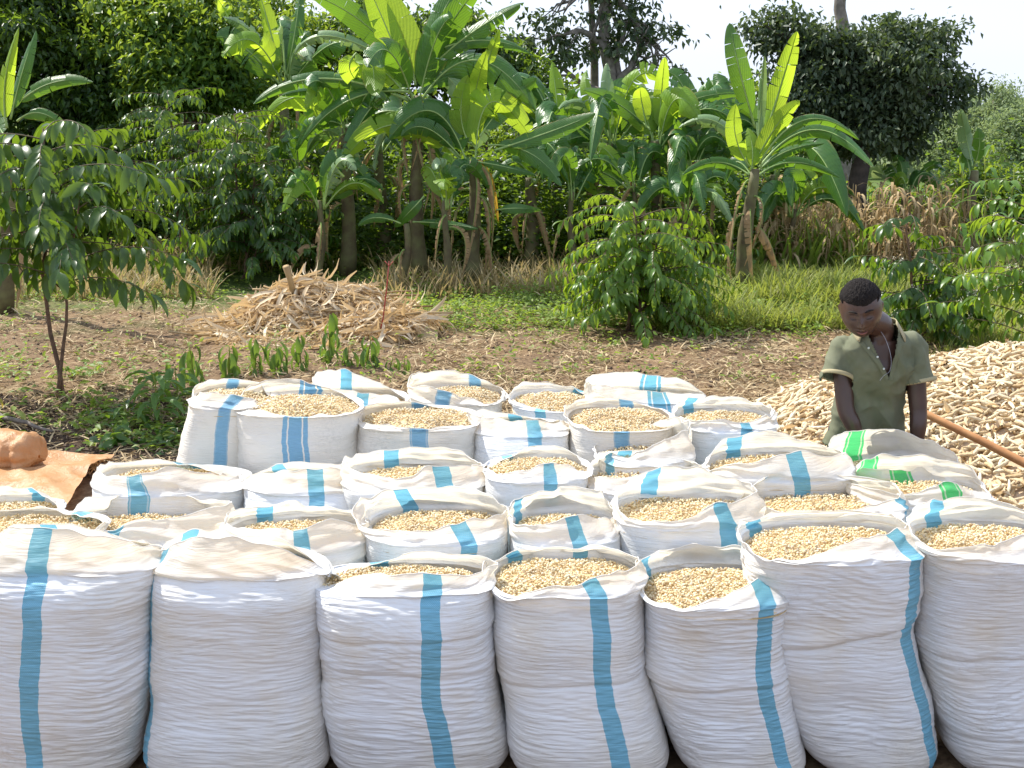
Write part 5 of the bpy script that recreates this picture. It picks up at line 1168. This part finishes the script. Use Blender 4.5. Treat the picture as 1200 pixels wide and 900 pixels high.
for S, C, sx in ((SL, CLc, -1), (SR, CRc, 1)):
    ax = nrm(C-(S+C)/2); al = (fc-C)@ax; pd = np.linalg.norm(fc-C-al[:, None]*ax, axis=1)
    cut |= ((al > .001) & (pd < .078) & (al < .09) & ((px < 1000) if sx < 0 else (px > 1060)))
cut |= fc[:, 2] < PEL[2]-.10
Fk = F[~cut]
def shirt_material(name, a, b, c):
    m = NT(name); co = m.coord(); f = m.noise(co, 5, 4); g = m.noise(co, 380, 2)
    sp = m.n('ShaderNodeSeparateXYZ'); m.set(sp.inputs[0], co)
    col = m.mix(m.ramp(f, [(.35, (0, 0, 0)), (.7, (1, 1, 1))]), a, b)
    col = m.mix(m.math('MULTIPLY', m.ramp(m.noise(co, 2.2, 3), [(.5, (0, 0, 0)), (.7, (1, 1, 1))]), .5), col, c)
    return m.done(m.pbsdf(col, .85, m.bump(m.math('ADD', g, m.math('MULTIPLY', m.noise(co, 30, 4), 2)), .3, .003), .2))
M['shirt'] = shirt_material('faded_green_pique', (.125, .138, .085), (.175, .182, .12), (.28, .275, .19))
M['collar'] = shirt_material('worn_collar', (.36, .31, .18), (.42, .37, .23), (.30, .28, .17))
o = part('shirt', MB().add(V, Fk), M['shirt'], man); md = o.modifiers.new('thickness', 'SOLIDIFY'); md.thickness = .003; md.offset = -1
# sleeve bands
for S, C, r in ((SL, CLc, .0755), (SR, CRc, .0705)):
    ax = nrm(C-(S+C)/2); A = nrm(np.cross(ax, (0, 1., 0))); B = np.cross(ax, A); th = np.linspace(0, 2*np.pi, 49)
    ringv = [C+ax*q+(np.cos(th)*rr)[:, None]*A+(np.sin(th)*rr)[:, None]*B for q, rr in ((-.014, r), (-.012, r+.0035), (.002, r+.003), (.006, r-.001), (.0, r-.004))]
    part('sleeve_band', MB().add(np.concatenate(ringv), grid_faces(49, 5)), M['collar'], man)
# collar: a folded strip round the neck, open in front
s = np.linspace(0, 1, 41); ang = math.radians(-118)+s*math.radians(2*118+0); ang = ang+math.pi/2
rows = []
for q in range(5):
    f = q/4; rad = .070+.006*f+.034*f**1.2; hz = .036-.062*f**1.3
    tip = np.exp(-((s-0)/.10)**2)+np.exp(-((s-1)/.10)**2)
    x = np.cos(ang)*(rad+.0); y = np.sin(ang)*(rad*.92)
    z = hz-.026*np.clip(-np.sin(ang), 0, 1)-.018*tip*f+.006
    rows.append(NB0+np.stack([x*1.08, y-.022*tip*f-.012*np.clip(-np.sin(ang), 0, 1)+.004, z-.004], 1))
o = part('collar', MB().add(np.concatenate(rows), grid_faces(41, 5)), M['collar'], man); md = o.modifiers.new('thickness', 'SOLIDIFY'); md.thickness = .0035
def on_shirt(px, py, out=.004):
    d2 = (proj(V[:, :])[0]-px)**2+(proj(V)[1]-py)**2+np.where(V[:, 1] > NB0[1], 1e6, 0); return V[np.argmin(d2)]+np.array((0, -out, out*.3))
for nm_, pts in (('placket', [(1009, 401), (1020, 414), (1030, 427), (1040, 445)]), ('placket', [(1055, 401), (1052, 414), (1048, 428), (1044, 445)])):
    c = np.array([on_shirt(*p) for p in pts]); c = catmull(c, np.linspace(0, 1, 16)); t = nrm(np.gradient(c, axis=0)); sd = nrm(np.cross(t, (0, -1., .3)))
    part(nm_, MB().add(np.concatenate([c-sd*.011, c-sd*.008+(0, -.003, 0), c+sd*.008+(0, -.003, 0), c+sd*.011]), grid_faces(16, 4)), M['shirt'], man)
M['button'] = simple('pale_button', (.62, .66, .60), (.5, .55, .5), .3)
for p in ((1017, 408), (1027, 419), (1035, 432)):
    c = on_shirt(*p, .010); mb = MB(); add_tube(mb, [c, c+(0, -.0035, .001)], [.0055, .005], 12); part('button', mb, M['button'], man)
mb = MB(); add_tube(mb, catmull([pm(1029, 384, 6.20), pm(1038, 398, 6.165), pm(1044, 418, 6.15), pm(1043, 434, 6.14), pm(1036, 440, 6.135), pm(1031, 446, 6.13)], np.linspace(0, 1, 30)), .0009, 6)
M['cord'] = simple('pale_cord', (.42, .44, .5), (.3, .3, .34), .5); tag(part('neck_cord', mb, M['cord'], man))
# trousers
tr = MB(); loft(tr, [(PEL-(0, 0, .12), .155, .115), (PEL-(0, 0, .04), .160, .118), (PEL+(0, 0, .03), .158, .115)])
for s_ in (-1, 1):
    hip = PEL+(.085*s_, .0, -.05); kn = np.array((hip[0]+.01*s_, 6.41, .45)); an = np.array((hip[0]+.015*s_, 6.45, .10)); capsule(tr, [hip, kn, an], [.098, .078, .070], 22, 8)
V2, F2, N2 = remeshed(tr, .010, 4); V2 = V2+N2*(.006*vnoise(V2[:, 0]*12+60, V2[:, 2]*14+60, 44))[:, None]
M['trousers'] = simple('dark_trousers', (.05, .055, .07), (.035, .04, .05), .85); part('trousers', MB().add(V2, F2), M['trousers'], man)
